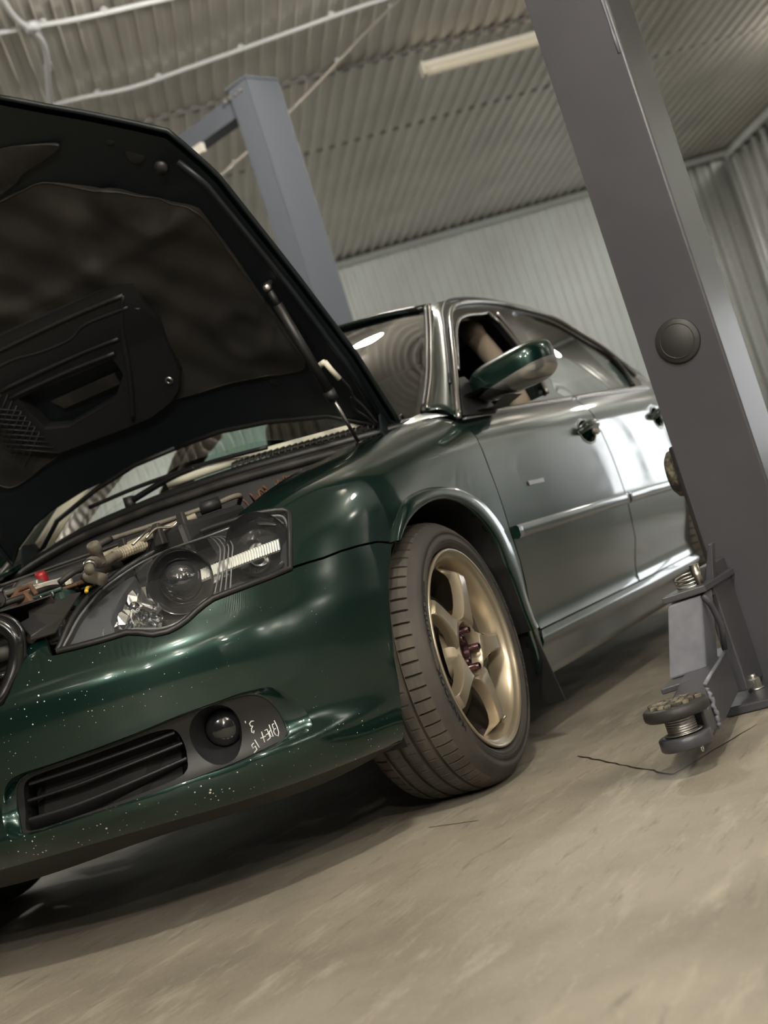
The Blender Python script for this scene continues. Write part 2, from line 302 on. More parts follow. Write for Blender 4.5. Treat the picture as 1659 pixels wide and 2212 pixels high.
# outlines on the body surfaces, in metres along and up the panel
DATA = {
 'grille_edge': [(0.3722,0.604),(0.3599,0.5975),(0.3491,0.5888),(0.342,0.5686),(0.3335,0.551),(0.3245,0.5296),(0.3115,0.5113)],
 'hl_low': [(0.4254,0.5738),(0.4691,0.571),(0.515,0.5691),(0.5487,0.5685),(0.5773,0.5684),(0.6006,0.5615),(0.6257,0.5508),(0.6561,0.548),(0.6787,0.5514),(0.7012,0.5576),(0.7261,0.5675),(0.7481,0.5745),(0.7683,0.5796),(0.7896,0.581),(0.8639,0.5851),(0.9116,0.5879),(0.9585,0.5915)],
 'hl_top': [(0.4254,0.5738),(0.4339,0.5876),(0.4433,0.6039),(0.4561,0.6304),(0.4729,0.6612),(0.4965,0.6926),(0.5336,0.7229),(0.5718,0.7518),(0.6141,0.7831),(0.673,0.8213),(0.7346,0.87),(0.8095,0.9174),(0.8675,0.9072),(0.9103,0.8782),(0.9429,0.8349),(0.9725,0.8045),(0.9974,0.7795),(1.018,0.7547),(1.0314,0.7395),(1.0363,0.7276),(1.0327,0.7158),(0.9947,0.6532),(0.9689,0.6024)],
 'hl_bead': [(0.4376,0.5759),(0.4559,0.5995),(0.4774,0.6333),(0.5035,0.6685),(0.5328,0.7049),(0.5764,0.7345),(0.6424,0.7656),(0.7178,0.7978),(0.7857,0.7993),(0.8429,0.7833),(0.8998,0.7796),(0.953,0.7674),(0.9921,0.746),(1.0142,0.7255),(1.0122,0.7009),(0.9978,0.6681),(0.9759,0.6275),(0.9546,0.596),(0.8958,0.593),(0.8207,0.5889),(0.7841,0.5864),(0.7513,0.5832),(0.7292,0.5745),(0.7046,0.5666),(0.6783,0.5606),(0.6484,0.5601),(0.6182,0.5669),(0.5938,0.5731),(0.5571,0.5743),(0.5061,0.5737),(0.4651,0.5745)],
 'gap': [(0.9631,0.5932),(1.0035,0.5943),(1.0474,0.5943),(1.0967,0.5977),(1.1577,0.5986),(1.2276,0.5969),(1.2705,0.5893)],
 'bre': [(1.2748,0.585),(1.2259,0.5321),(1.1925,0.4853),(1.1702,0.4213),(1.1494,0.3584),(1.1391,0.3019),(1.1211,0.2393),(1.122,0.1966)],
 'fog_rim': [(0.2449,0.2717),(0.2284,0.3093),(0.245,0.3481),(0.2698,0.3715),(0.3021,0.3796),(0.3706,0.3811),(0.4789,0.3846),(0.5631,0.3894),(0.6256,0.3946),(0.7093,0.3967),(0.7438,0.3979),(0.7737,0.3958),(0.8127,0.3903),(0.8442,0.3673),(0.8628,0.3457),(0.8759,0.3246),(0.8794,0.3022),(0.875,0.2892),(0.8593,0.2799),(0.824,0.2783),(0.7711,0.2721),(0.7227,0.2678),(0.6726,0.2666),(0.6207,0.2675),(0.5286,0.2646),(0.4466,0.2605),(0.3619,0.2578),(0.2953,0.2575),(0.2581,0.2566)],
 'fog_bez': [(0.2625,0.2819),(0.2516,0.3162),(0.264,0.3474),(0.2873,0.3646),(0.3235,0.3673),(0.3875,0.3699),(0.4746,0.3737),(0.56,0.3803),(0.623,0.3861),(0.6857,0.3881),(0.7283,0.3886),(0.7707,0.3854),(0.8027,0.3708),(0.8272,0.34),(0.8327,0.3081),(0.8197,0.2959),(0.7631,0.2915),(0.6968,0.2869),(0.6134,0.2845),(0.5317,0.2806),(0.4702,0.2784),(0.4077,0.2768),(0.343,0.277),(0.2845,0.2732)],
 'slat_open': [(0.2656,0.2998),(0.2761,0.3399),(0.2956,0.3581),(0.3395,0.3628),(0.3849,0.3644),(0.451,0.3675),(0.515,0.3702),(0.5656,0.3725),(0.6089,0.3667),(0.622,0.3422),(0.6201,0.3153),(0.6046,0.2974),(0.533,0.2901),(0.4497,0.286),(0.3862,0.2834),(0.3205,0.2791),(0.2789,0.2819)],
 'slat1': [(0.2959,0.3495),(0.4009,0.3513),(0.5092,0.3549),(0.6106,0.3593)],
 'slat2': [(0.2805,0.3249),(0.3912,0.3267),(0.501,0.3321),(0.6187,0.3383)],
 'slat3': [(0.2761,0.2992),(0.3856,0.3006),(0.494,0.3069),(0.618,0.3152)],
 'fog_c': [(0.6875,0.3415),(0.704,0.339)],
 'txt0': [(0.8132,0.3265),(0.8149,0.3151),(0.8137,0.3067),(0.8094,0.3019),(0.805,0.3049),(0.8038,0.3103),(0.8064,0.3133),(0.8109,0.3139)],
 'txt1': [(0.8064,0.3133),(0.8057,0.3183),(0.8068,0.3216),(0.8108,0.3215)],
 'txt2': [(0.7996,0.3229),(0.7996,0.3136),(0.7991,0.304),(0.7945,0.3052),(0.7941,0.3104),(0.7961,0.3135),(0.7998,0.3132)],
 'txt3': [(0.7837,0.3017),(0.7921,0.3036),(0.7926,0.3109),(0.7921,0.3171),(0.7863,0.3166)],
 'txt4': [(0.7925,0.3106),(0.7859,0.3099)],
 'txt5': [(0.7795,0.3165),(0.7773,0.3005)],
 'txt6': [(0.7728,0.3077),(0.7849,0.3085)],
 'txt7': [(0.7703,0.3363),(0.7653,0.3373),(0.7603,0.3344),(0.7615,0.33),(0.7661,0.329)],
 'txt8': [(0.7658,0.3291),(0.7613,0.3261),(0.7598,0.3206),(0.763,0.3184),(0.7651,0.322)],
 'txt9': [(0.753,0.3406),(0.7532,0.337)],
 'txt10': [(0.7601,0.3089),(0.7626,0.2966)],
 'txt11': [(0.7558,0.3052),(0.75,0.3029),(0.7496,0.2985),(0.7562,0.3003),(0.7562,0.2954),(0.748,0.2923)],
 'arch_out': [(1.2705,0.5893),(1.3092,0.62),(1.3718,0.6552),(1.4293,0.6678),(1.4906,0.6726),(1.5628,0.6744),(1.6283,0.6719),(1.6917,0.6655),(1.7412,0.6549),(1.8049,0.6332),(1.8541,0.6032),(1.8908,0.5721),(1.9125,0.5396),(1.9246,0.4978),(1.9265,0.4665),(1.9206,0.4299),(1.9092,0.3903)],
 'arch_in': [(1.3006,0.5874),(1.3562,0.6173),(1.4221,0.6357),(1.4919,0.6452),(1.5465,0.6479),(1.5988,0.6457),(1.6658,0.6334),(1.7179,0.6139),(1.767,0.5847),(1.8028,0.5506),(1.819,0.5079),(1.8231,0.4656),(1.8327,0.4389),(1.8375,0.4136)],
 'fender_top': [(1.9453,0.9164),(1.8364,0.917),(1.706,0.9138),(1.592,0.9194),(1.4514,0.9186),(1.3745,0.9252),(1.3004,0.9286),(1.1966,0.93)],
 'dgap': [(0.4486,0.8892),(0.4458,0.8253),(0.4391,0.7243),(0.4421,0.6106),(0.4406,0.5575),(0.4601,0.466),(0.47,0.3504),(0.4856,0.2891)],
 'bgap': [(1.454,0.2819),(1.527,0.4145),(1.5361,0.5482),(1.5234,0.6879),(1.5027,0.8014),(1.5164,0.8929)],
 'handle': [(1.2483,0.8112),(1.3047,0.8257),(1.3911,0.8257),(1.4595,0.8087),(1.4423,0.7722),(1.3932,0.7512),(1.3121,0.7483),(1.2566,0.7754)],
 'handle2': [(2.2392,0.8104),(2.3727,0.8267),(2.4511,0.8135),(2.4309,0.7775),(2.3442,0.7635),(2.2764,0.783)],
 'mould': [(0.4704,0.5366),(0.5355,0.5374),(0.6078,0.5364),(1.0077,0.541),(1.4982,0.5449),(1.8276,0.5462),(2.2439,0.5442)],
 'door_bar_line': [(0.6754,0.661),(0.8086,0.6635)],
 'fwin': [(0.4725,0.8686),(0.6819,1.0171),(0.8893,1.1371),(0.9757,1.1779),(1.0644,1.2102),(1.1488,1.2303),(1.2289,1.2427),(1.3687,1.2546),(1.4794,1.263),(1.4351,1.1934),(1.3994,1.1249),(1.3216,1.0174),(1.2716,0.9287)],
 'rwin': [(1.4526,0.9174),(1.4743,1.0125),(1.5593,1.1289),(1.6461,1.2147),(1.7478,1.2858),(1.9006,1.2945),(2.0483,1.2881),(2.1897,1.2661),(2.2969,1.2274),(2.4183,1.1824),(2.5625,1.1456),(2.6434,1.1018),(2.6636,1.0603),(2.6637,1.014),(2.6199,0.9787),(2.2762,0.9574)],
 'frame': [(0.4211,0.863),(0.6043,0.9857),(0.7851,1.0998),(0.8997,1.164),(0.9995,1.2146),(1.1082,1.2559),(1.2275,1.2868),(1.3976,1.311),(1.5695,1.3261),(1.7694,1.3313),(1.8918,1.3255),(3.291,1.41),(2.2942,1.2933),(2.4011,1.2452),(2.4917,1.2019),(2.6173,1.1607),(2.6842,1.1132),(2.736,1.0678),(2.7784,1.0221)],
 'quarter_bar': [(2.6498,1.0855),(2.5824,1.023),(2.4866,0.9644)],
 'apillar': [(0.28,0.885),(0.3955,0.9715),(0.5448,1.0547),(0.7092,1.148),(0.9183,1.2542)],
}
# ------------------------------------------------------------------ body surfaces (smooth nets through stations)
def basis(t, x):
    t = np.asarray(t, float); x = np.atleast_1d(np.asarray(x, float)); n = len(t)
    i = np.clip(np.searchsorted(t, x) - 1, 0, n - 2); h = t[i + 1] - t[i]; s = np.clip((x - t[i]) / h, -.3, 1.3)
    W = np.zeros((len(x), n)); k = np.arange(len(x))
    W[k, i] += 2 * s ** 3 - 3 * s ** 2 + 1; W[k, i + 1] += -2 * s ** 3 + 3 * s ** 2
    for c, o in ((s ** 3 - 2 * s ** 2 + s, 0), (s ** 3 - s ** 2, 1)):
        for q in range(len(x)):
            j = i[q] + o; w = c[q] * h[q]
            if j == 0: a, b = 0, 1
            elif j == n - 1: a, b = n - 2, n - 1
            else:
                d0 = t[j] - t[j - 1]; d1 = t[j + 1] - t[j]; D = d0 + d1
                W[q, j - 1] += w * -d1 / (d0 * D); W[q, j] += w * (d1 - d0) / (d0 * d1); W[q, j + 1] += w * d0 / (d1 * D); continue
            W[q, a] -= w / (t[b] - t[a]); W[q, b] += w / (t[b] - t[a])
    return W
class Net:
    def __init__(s, U, V, P): s.U = np.array(U, float); s.V = np.array(V, float); s.P = np.array(P, float)
    def __call__(s, u, v): return np.einsum('ni,nj,ijk->nk', basis(s.U, u), basis(s.V, v), s.P)
def normals(F, u, v, e=2e-3):
    n = np.cross(F(u + e, v) - F(u - e, v), F(u, v + e) - F(u, v - e)); return n / (np.linalg.norm(n, axis=1)[:, None] + 1e-12)
def offset(F, d):
    return lambda u, v: F(u, v) - normals(F, u, v) * d
def plan_net(base,V,rows):
    base=np.array(base,float);n=len(base)
    U=np.concatenate([[0],np.cumsum(np.linalg.norm(np.diff(base,axis=0),axis=1))])
    T=np.stack([np.gradient(base[:,0],U),np.gradient(base[:,1],U)],1);T/=np.linalg.norm(T,axis=1)[:,None]
    T[0]=(0,-1)
    N=np.stack([-T[:,1],T[:,0]],1) # inward (toward +x / +y)
    P=np.zeros((n,len(V),3))
    for j,r in enumerate(rows):
        z=np.array(r[0],float)*np.ones(n);d=np.array(r[1],float)*np.ones(n)
        P[:,j,0]=base[:,0]+N[:,0]*d;P[:,j,1]=base[:,1]+N[:,1]*d;P[:,j,2]=z
    return Net(U,V,P)
FB=[(-.965,0),(-.955,-.18),(-.925,-.36),(-.865,-.52),(-.775,-.645),(-.665,-.735),(-.535,-.795),(-.40,-.832),(-.25,-.850),(-.05,-.860),(.15,-.862),(.35,-.862),(.50,-.860),(.62,-.861)]
#        c0   c1   c2   c3   c4   c5   c6   c7   c8   c9   c10  c11  c12  c13
FV=[.14,.20,.27,.30,.40,.49,.508,.525,.555,.60,.68,.74,.80,.86,.92]
FR=[(.165,.12),
 ([.215,.215,.215,.212,.205,.20,.198,.195,.19,.185,.18,.18,.18,.18],[.035]*6+[.03]*2+[.02]*6),
 (.278,[0]*6+[.006,.008,.004]+[.002]*5),
 (.302,[.020]*5+[.014,.010,.008,.004]+[.002]*5),
 (.40,[.010]*5+[.008,.006,.005,.002]+[0]*5),
 (.49,[.008]*5+[.008,.006,.004,0]+[0]*5),
 (.509,[.009]*4+[.0095,.010,.0075,.004,0]+[0]*5),
 (.525,[.018]*4+[.0165,.0145,.010,.006,.001]+[0]*5),
 (.555,[.042]*4+[.038,.028,.018,.009,.002]+[0]*5),
 (.605,[.085]*4+[.075,.052,.030,.014,.005,.001,0,0,0,0]),
 ([.66]*4+[.67,.675,.68,.68,.69,.70,.70,.70,.70,.70],[.16]*4+[.135,.09,.055,.03,.012,.006,.004,.002,0,0]),
 ([.685]*4+[.695,.70,.71,.735,.752,.77,.785,.80,.81,.812],[.21]*4+[.18,.13,.085,.06,.035,.022,.015,.012,.010,.010]),
 ([.70]*4+[.708,.715,.728,.757,.782,.808,.832,.853,.865,.868],[.25]*4+[.22,.165,.115,.09,.075,.06,.05,.045,.04,.04]),
 ([.708]*4+[.715,.722,.737,.769,.796,.826,.856,.88,.895,.90],[.28]*4+[.25,.20,.145,.13,.13,.12,.11,.10,.10,.10]),
 ([.712]*4+[.72,.727,.742,.774,.802,.834,.866,.891,.908,.915],[.31]*4+[.28,.23,.18,.17,.19,.20,.20,.20,.20,.20])]
netF = plan_net(FB, FV, FR)
DX=np.array([.36,.50,.62,.9,1.2,1.55,1.9,2.3,2.6,2.9,3.2,3.45,3.6])
DY=np.array([-.860,-.860,-.861,-.867,-.870,-.870,-.866,-.858,-.848,-.83,-.79,-.72,-.6])
DV=[.13,.155,.20,.262,.276,.30,.42,.53,.65,.74,.80,.84,.87,.905]
def dnet():
    P=np.zeros((len(DX),len(DV),3))
    d=[.10,.065,.042,.012,.022,.026,.012,.002,0,.003,.008,.016,.034,.062]
    for i,x in enumerate(DX):
        for j,v in enumerate(DV):
            z=v
            if v>.6: z=v+(x-1.4)*.035*(v-.6)/.3
            P[i,j]=(x,DY[i]+d[j],z)
    return Net(DX,DV,P)
netD=dnet()
# greenhouse side (from belt to roof rail): u=x, v=z
def gnet():
    X=[.3,.6,1.0,1.4,1.8,2.2,2.6,3.0,3.4,3.8];V=[.84,.92,1.02,1.12,1.22,1.30,1.36,1.40]
    y0=[-.83,-.802,-.765,-.722,-.668,-.612,-.550,-.48]
    P=np.zeros((len(X),len(V),3))
    for i,x in enumerate(X):
        k=max(0,x-2.0)*.07
        for j,v in enumerate(V): P[i,j]=(x,y0[j]+k*(1.0),v)
    return Net(X,V,P)
netG=gnet()

def dens(poly, step, closed=True):
    P = [np.array(p, float) for p in poly]; out = []
    for a, b in zip(P, P[1:] + ([P[0]] if closed else [])):
        k = max(1, int(np.ceil(np.linalg.norm(b - a) / step))); out += [a + (b - a) * i / k for i in range(k)]
    if not closed: out.append(P[-1])
    return np.array(out)
def inside(poly, pts):
    x, y = pts[:, 0], pts[:, 1]; r = np.zeros(len(pts), bool); n = len(poly)
    for i in range(n):
        x0, y0 = poly[i]; x1, y1 = poly[(i + 1) % n]
        c = ((y0 > y) != (y1 > y)) & (x < (x1 - x0) * (y - y0) / ((y1 - y0) if y1 != y0 else 1e-12) + x0); r ^= c
    return r
def smooth_poly(p, n=4, closed=True):
    P = list(p); k = len(P); out = []
    for i in range(k if closed else k - 1):
        a, b, c, d = [np.array(P[(i + j) % k] if closed else P[min(max(i + j, 0), k - 1)], float) for j in (-1, 0, 1, 2)]
        for q in range(n):
            t = q / n; out.append(tuple(.5 * (2 * b + (c - a) * t + (2 * a - 5 * b + 4 * c - d) * t * t + (3 * b - a - 3 * c + d) * t ** 3)))
    if not closed: out.append(tuple(P[-1]))
    return out
def shrink(poly, d):
    """move a uv outline inwards by d"""
    P = np.array(poly, float); a = sum(P[i - 1][0] * P[i][1] - P[i][0] * P[i - 1][1] for i in range(len(P))); s = 1 if a > 0 else -1; out = []
    for i in range(len(P)):
        t = P[(i + 1) % len(P)] - P[i - 1]; t /= np.linalg.norm(t) + 1e-12; out.append(tuple(P[i] + s * d * np.array([-t[1], t[0]])))
    return out
def panel(name, F, outer, m, parent, holes=(), step=.03, flange=.012, mirror=False, disp=None, label=None, edge=None, seam=False, flip=False, extra=None, kind=None):
    """sheet cut from surface F along uv outlines, edges folded inwards"""
    edge = edge or step * .6
    loops = [dens(outer, edge)] + [dens(h, edge) for h in holes]
    lo = loops[0].min(0); hi = loops[0].max(0)
    gx = np.arange(lo[0], hi[0], step); gy = np.arange(lo[1], hi[1], step * .87)
    G = np.array([(x + (step / 2 if j % 2 else 0), y) for j, y in enumerate(gy) for x in gx])
    if extra is not None: G = np.concatenate([G, np.array(extra)])
    ok = inside(loops[0], G)
    for h in loops[1:]: ok &= ~inside(h, G)
    B = np.concatenate(loops); G = G[ok]
    if len(G):
        dmin = np.full(len(G), 9.)
        for b in B: dmin = np.minimum(dmin, np.hypot(G[:, 0] - b[0], G[:, 1] - b[1]))
        G = G[dmin > edge * .6]
    pts = np.concatenate([B, G]); ed = []; b0 = 0
    for L in loops:
        n = len(L); ed += [(b0 + i, b0 + (i + 1) % n) for i in range(n)]; b0 += n
    r = delaunay_2d_cdt([Vector(p) for p in pts], ed, [], 0, 1e-6)
    vs = np.array([tuple(p) for p in r[0]]); tri = np.array([f for f in r[2] if len(f) == 3]); cen = vs[tri].mean(1)
    ok = inside(loops[0], cen)
    for h in loops[1:]: ok &= ~inside(h, cen)
    tri = tri[ok]
    FF = F if disp is None else (lambda u, v: F(u, v) + normals(F, u, v) * disp(u, v)[:, None])
    P = FF(vs[:, 0], vs[:, 1]); N = normals(FF, vs[:, 0], vs[:, 1])
    if seam:
        k = vs[:, 0] < 1e-4; N[k, 1] = 0; N[k] /= np.linalg.norm(N[k], axis=1)[:, None]; P[k, 1] = 0
    # orient triangles along N
    t = np.cross(P[tri[:, 1]] - P[tri[:, 0]], P[tri[:, 2]] - P[tri[:, 0]]); bad = (t * N[tri[:, 0]]).sum(1) < 0; tri[bad] = tri[bad][:, ::-1]
    faces = [tuple(int(i) for i in f) for f in tri]; V = list(P); NN = list(N)
    if flange:
        cnt = {}
        for f in faces:
            for a, b in zip(f, f[1:] + f[:1]): cnt[(a, b)] = 1
        be = [(a, b) for a, b in cnt if (b, a) not in cnt and not (seam and vs[a, 0] < 1e-4 and vs[b, 0] < 1e-4)]
        top = {}; low = {}; acc = {}
        for a, b in be:
            d = P[b] - P[a]; o = np.cross(d, N[a]); o /= np.linalg.norm(o) + 1e-12
            for q in (a, b): acc[q] = acc.get(q, 0) + o
        for q, o in acc.items():
            o = o / (np.linalg.norm(o) + 1e-12); top[q] = len(V); V.append(P[q]); NN.append(o); low[q] = len(V); V.append(P[q] - N[q] * flange); NN.append(o)
        faces += [(b_, a_, low[a], low[b]) for a, b in be for a_, b_ in ((top[a], top[b]),)]
    V = np.array(V); NN = np.array(NN)
    if mirror and not seam:
        n = len(V); pair = [(V, NN, faces, False), (V * [1, -1, 1], NN * [1, -1, 1], [tuple(reversed(f)) for f in faces], True)]; first = None
        for v_, n_, f_, second in pair:
            me = bpy.data.meshes.new(name); me.from_pydata([tuple(p) for p in v_], [], f_); me.polygons.foreach_set('use_smooth', [True] * len(f_)); me.update()
            me.normals_split_custom_set_from_vertices([tuple(p) for p in n_])
            o = link(name, me, m, (TWIN.get(parent.name, parent) if second else parent), label, kind)
            if second: TWIN[first.name] = o
            else: first = o
        return first
    if mirror:
        n = len(V); V2 = V * [1, -1, 1]; N2 = NN * [1, -1, 1]; V = np.concatenate([V, V2]); NN = np.concatenate([NN, N2]); faces += [tuple(n + i for i in reversed(f)) for f in faces]
    me = bpy.data.meshes.new(name); me.from_pydata([tuple(p) for p in V], [], faces); me.polygons.foreach_set('use_smooth', [True] * len(faces)); me.update()
    me.normals_split_custom_set_from_vertices([tuple(p) for p in NN])
    return link(name, me, m, parent, label, kind)
def on(F, uv, d=0.):
    """3D points of uv points, d outwards"""
    a = np.array(uv, float); p = F(a[:, 0], a[:, 1]); return p + normals(F, a[:, 0], a[:, 1]) * d if d else p
def strip(name, F, uv, w, h, m, parent, **k):
    """raised moulding of half width w and height h along an open uv line"""
    a = dens(uv, .03, False); t = np.gradient(a, axis=0); t /= np.linalg.norm(t, axis=1)[:, None]; q = np.stack([-t[:, 1], t[:, 0]], 1)
    rows = []
    for s, d in ((-1, -.004), (-.95, h * .6), (-.6, h), (.6, h), (.95, h * .6), (1, -.004)):
        rows.append([tuple(x) for x in on(F, a + q * w * s, d)])
    b = MB().grid(rows)
    for e in (0, -1): b.add([r[e] for r in rows], [tuple(range(len(rows)))])
    if k.pop('mirror', False): b.mirror_y()
    return b.build(name, m, parent, **k)
# ------------------------------------------------------------------ setting
def structure(name, mb, m, parent=None): return mb.build(name, m, parent, kind='structure')
fl = structure('floor', MB().add([room(-9.1, -9.1), room(-9.1, 7.4), room(16.4, 7.4), room(16.4, -9.1)], [(0, 1, 2, 3)]), 'floor')
# cracks in the slab: shallow dark grooves
def crack(pts, w):
    b = MB(); P = [Vector(p) for p in pts]; L = []; Rr = []
    for i, p in enumerate(P):
        t = (P[min(i + 1, len(P) - 1)] - P[max(i - 1, 0)]).normalized(); q = Vector((-t.y, t.x, 0)) * w * (.5 if i in (0, len(P) - 1) else random.uniform(.7, 1.3)); L.append(p + q); Rr.append(p - q)
    b.grid([L, Rr], False); return b.build('crack', 'seal', fl)
def jag(a, b, n, j):
    a = Vector(a); b = Vector(b); t = (b - a); q = Vector((-t.y, t.x, 0)).normalized()
    return [a + t * i / n + q * random.uniform(-j, j) for i in range(n + 1)]
crack(jag((.10, -.977, .0012), (-.37, -1.325, .0012), 16, .004), .0022)
crack(jag((-.37, -1.325, .0012), (-.05, -1.43, .0012), 9, .004), .0015)
crack(jag((-.335, -.775, .0012), (-.385, -.915, .0012), 10, .002), .0012)

def corrugated(o, across, along, up, width, length, pitch=.115, depth=.02):
    """trapezoid-profile sheet"""
    n = max(1, round(width / pitch)); p = width / n; prof = []
    for i in range(n): prof += [(i * p, 0), (i * p + p * .38, 0), (i * p + p * .5, depth), (i * p + p * .88, depth)]
    prof.append((width, 0)); o = Vector(o)
    return MB().grid([[o + across * a + up * d for a, d in prof], [o + across * a + up * d + along * length for a, d in prof]], False)
UP = Vector((0, 0, 1)); DOWN = -UP
def sheeted_wall(name, o, across, out, total, height, m, sheet=1.15, pitch=.115, depth=.02, shade=None):
    b = MB().box(Vector(o) + across * total / 2 + UP * height / 2 - out * .09, (1, 1, 1))
    b = MB(); q = Vector(o) - out * .06; b.hexa([q, q + across * total, q + across * total + UP * height, q + UP * height], [p - out * .05 for p in (q, q + across * total, q + across * total + UP * height, q + UP * height)])
    w = structure(name, b, 'purlin'); n = round(total / sheet); s = total / n; mesh = None
    for i in range(n):
        if shade and i * s > shade and m != 'galvr': m = 'galvr'; mesh = None; depth = .035; pitch = .19  # same wall in a darker sheet material: its shade is put into the colour
        sh = corrugated((0, 0, 0), across, UP, out, s + .0, height, pitch, depth) if mesh is None else None
        if mesh is None: ob = sh.build('wall_sheet', m); mesh = ob.data
        else: ob = bpy.data.objects.new('wall_sheet', mesh); COL.objects.link(ob)
        ob.parent = w; ob.location = Vector(o) + across * s * i - out * (.03 - .0015 * (i % 2))
    return w
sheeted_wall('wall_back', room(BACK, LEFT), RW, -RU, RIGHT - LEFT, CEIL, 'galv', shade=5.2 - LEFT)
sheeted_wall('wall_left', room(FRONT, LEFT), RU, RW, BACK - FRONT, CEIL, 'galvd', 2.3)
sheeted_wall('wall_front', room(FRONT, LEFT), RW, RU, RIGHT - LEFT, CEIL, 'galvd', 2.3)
# right wall, with the daylit gate opening in it
GA, GB, GH = 9.8, 13.0, 2.0
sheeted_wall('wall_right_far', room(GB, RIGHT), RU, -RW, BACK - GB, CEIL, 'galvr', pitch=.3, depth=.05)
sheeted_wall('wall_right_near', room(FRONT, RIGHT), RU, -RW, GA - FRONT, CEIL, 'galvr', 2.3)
sheeted_wall('wall_right_lintel', room(GA, RIGHT, GH), RU, -RW, GB - GA, CEIL - GH, 'galv')
g = structure('window_1', MB().hexa([room(GA, RIGHT + .05, .55), room(GB, RIGHT + .05, .55), room(GB, RIGHT + .05, GH), room(GA, RIGHT + .05, GH)], [room(GA, RIGHT + .08, .55), room(GB, RIGHT + .08, .55), room(GB, RIGHT + .08, GH), room(GA, RIGHT + .08, GH)]), 'gate')
b = MB()
for i in range(5):
    u = GA + (GB - GA) * i / 4; b.hexa([room(u - .03, RIGHT - .03, .5), room(u + .03, RIGHT - .03, .5), room(u + .03, RIGHT - .03, GH), room(u - .03, RIGHT - .03, GH)], [room(u - .03, RIGHT + .03, .5), room(u + .03, RIGHT + .03, .5), room(u + .03, RIGHT + .03, GH), room(u - .03, RIGHT + .03, GH)])
b.build('window_frame', 'purlin', g)
sheeted_wall('wall_right_sill', room(GA, RIGHT, 0), RU, -RW, GB - GA, .55, 'galv')
# ceiling: deck over three rows of lapped sheets, each sheet its own piece
ce = structure('ceiling', MB().hexa([room(FRONT, LEFT, CEIL + .06), room(BACK, LEFT, CEIL + .06), room(BACK, RIGHT, CEIL + .06), room(FRONT, RIGHT, CEIL + .06)], [room(FRONT, LEFT, CEIL + .12), room(BACK, LEFT, CEIL + .12), room(BACK, RIGHT, CEIL + .12), room(FRONT, RIGHT, CEIL + .12)]), 'purlin')
rows = [(FRONT, -2.0), (-2.0, 4.5), (4.5, 10.3), (10.3, 12.0), (12.0, BACK)]
n = round((RIGHT - LEFT) / 1.15); s = (RIGHT - LEFT) / n
for k, (a, c) in enumerate(rows):
    me = None
    for i in range(n):
        if me is None: ob = corrugated((0, 0, 0), RW, RU, DOWN, s, c - a + .10).build('ceiling_sheet', 'galvc'); me = ob.data
        else: ob = bpy.data.objects.new('ceiling_sheet', me); COL.objects.link(ob)
        ob.parent = ce; ob.location = room(a - .05, LEFT + s * i, CEIL + .035 - .022 * (k % 2) + .0015 * (i % 2))
    if k: structure('trim_%d' % k, MB().hexa([room(a - .03, LEFT, CEIL + .004), room(a + .03, LEFT, CEIL + .004), room(a + .03, RIGHT, CEIL + .004), room(a - .03, RIGHT, CEIL + .004)], [room(a - .03, LEFT, CEIL + .05), room(a + .03, LEFT, CEIL + .05), room(a + .03, RIGHT, CEIL + .05), room(a - .03, RIGHT, CEIL + .05)]), 'purlin')
structure('trim_6', MB().hexa([room(BACK - .07, LEFT, CEIL - .06), room(BACK - .03, LEFT, CEIL - .06), room(BACK - .03, RIGHT, CEIL - .06), room(BACK - .07, RIGHT, CEIL - .06)], [room(BACK - .12, LEFT, CEIL + .0), room(BACK - .03, LEFT, CEIL + .0), room(BACK - .03, RIGHT, CEIL + .0), room(BACK - .12, RIGHT, CEIL + .0)]), 'galv')
structure('trim_7', MB().hexa([room(13.1, RIGHT - .03, CEIL - .07), room(BACK, RIGHT - .03, CEIL - .07), room(BACK, RIGHT - .07, CEIL - .07), room(13.1, RIGHT - .07, CEIL - .07)], [room(13.1, RIGHT - .03, CEIL), room(BACK, RIGHT - .03, CEIL), room(BACK, RIGHT - .10, CEIL), room(13.1, RIGHT - .10, CEIL)]), 'galv')
structure('trim_8', MB().hexa([room(BACK - .06, LEFT, 0), room(BACK, LEFT, 0), room(BACK, RIGHT, 0), room(BACK - .06, RIGHT, 0)], [room(BACK - .06, LEFT, .10), room(BACK, LEFT, .10), room(BACK, RIGHT, .10), room(BACK - .06, RIGHT, .10)]), 'purlin')

# unlit tube batten on the ceiling
bat = root('ceiling_batten', 'unlit white tube light fixed under the corrugated ceiling', 'light', room(10.45, 3.2, CEIL))
c = room(10.45, 3.2, CEIL - .075); rz = Matrix.Rotation(math.atan2(RW.y, RW.x), 3, 'Z')
MB().box(c, (1.27, .11, .05), rz).build('housing', 'batten', bat, bevel=.008)
MB().tube([c + RW * (.62 * i / 6 - 0) * (1) - UP * .035 for i in range(-6, 7)], .042, 12).build('diffuser', 'white', bat)
for q in (-1, 1): MB().box(c + RW * .64 * q - UP * .02, (.02, .12, .10), rz).build('end_cap', 'batten', bat, bevel=.004)
MB().cyl(c + UP * .02, c + UP * .10, .01, 8).build('hanger', 'purlin', bat)

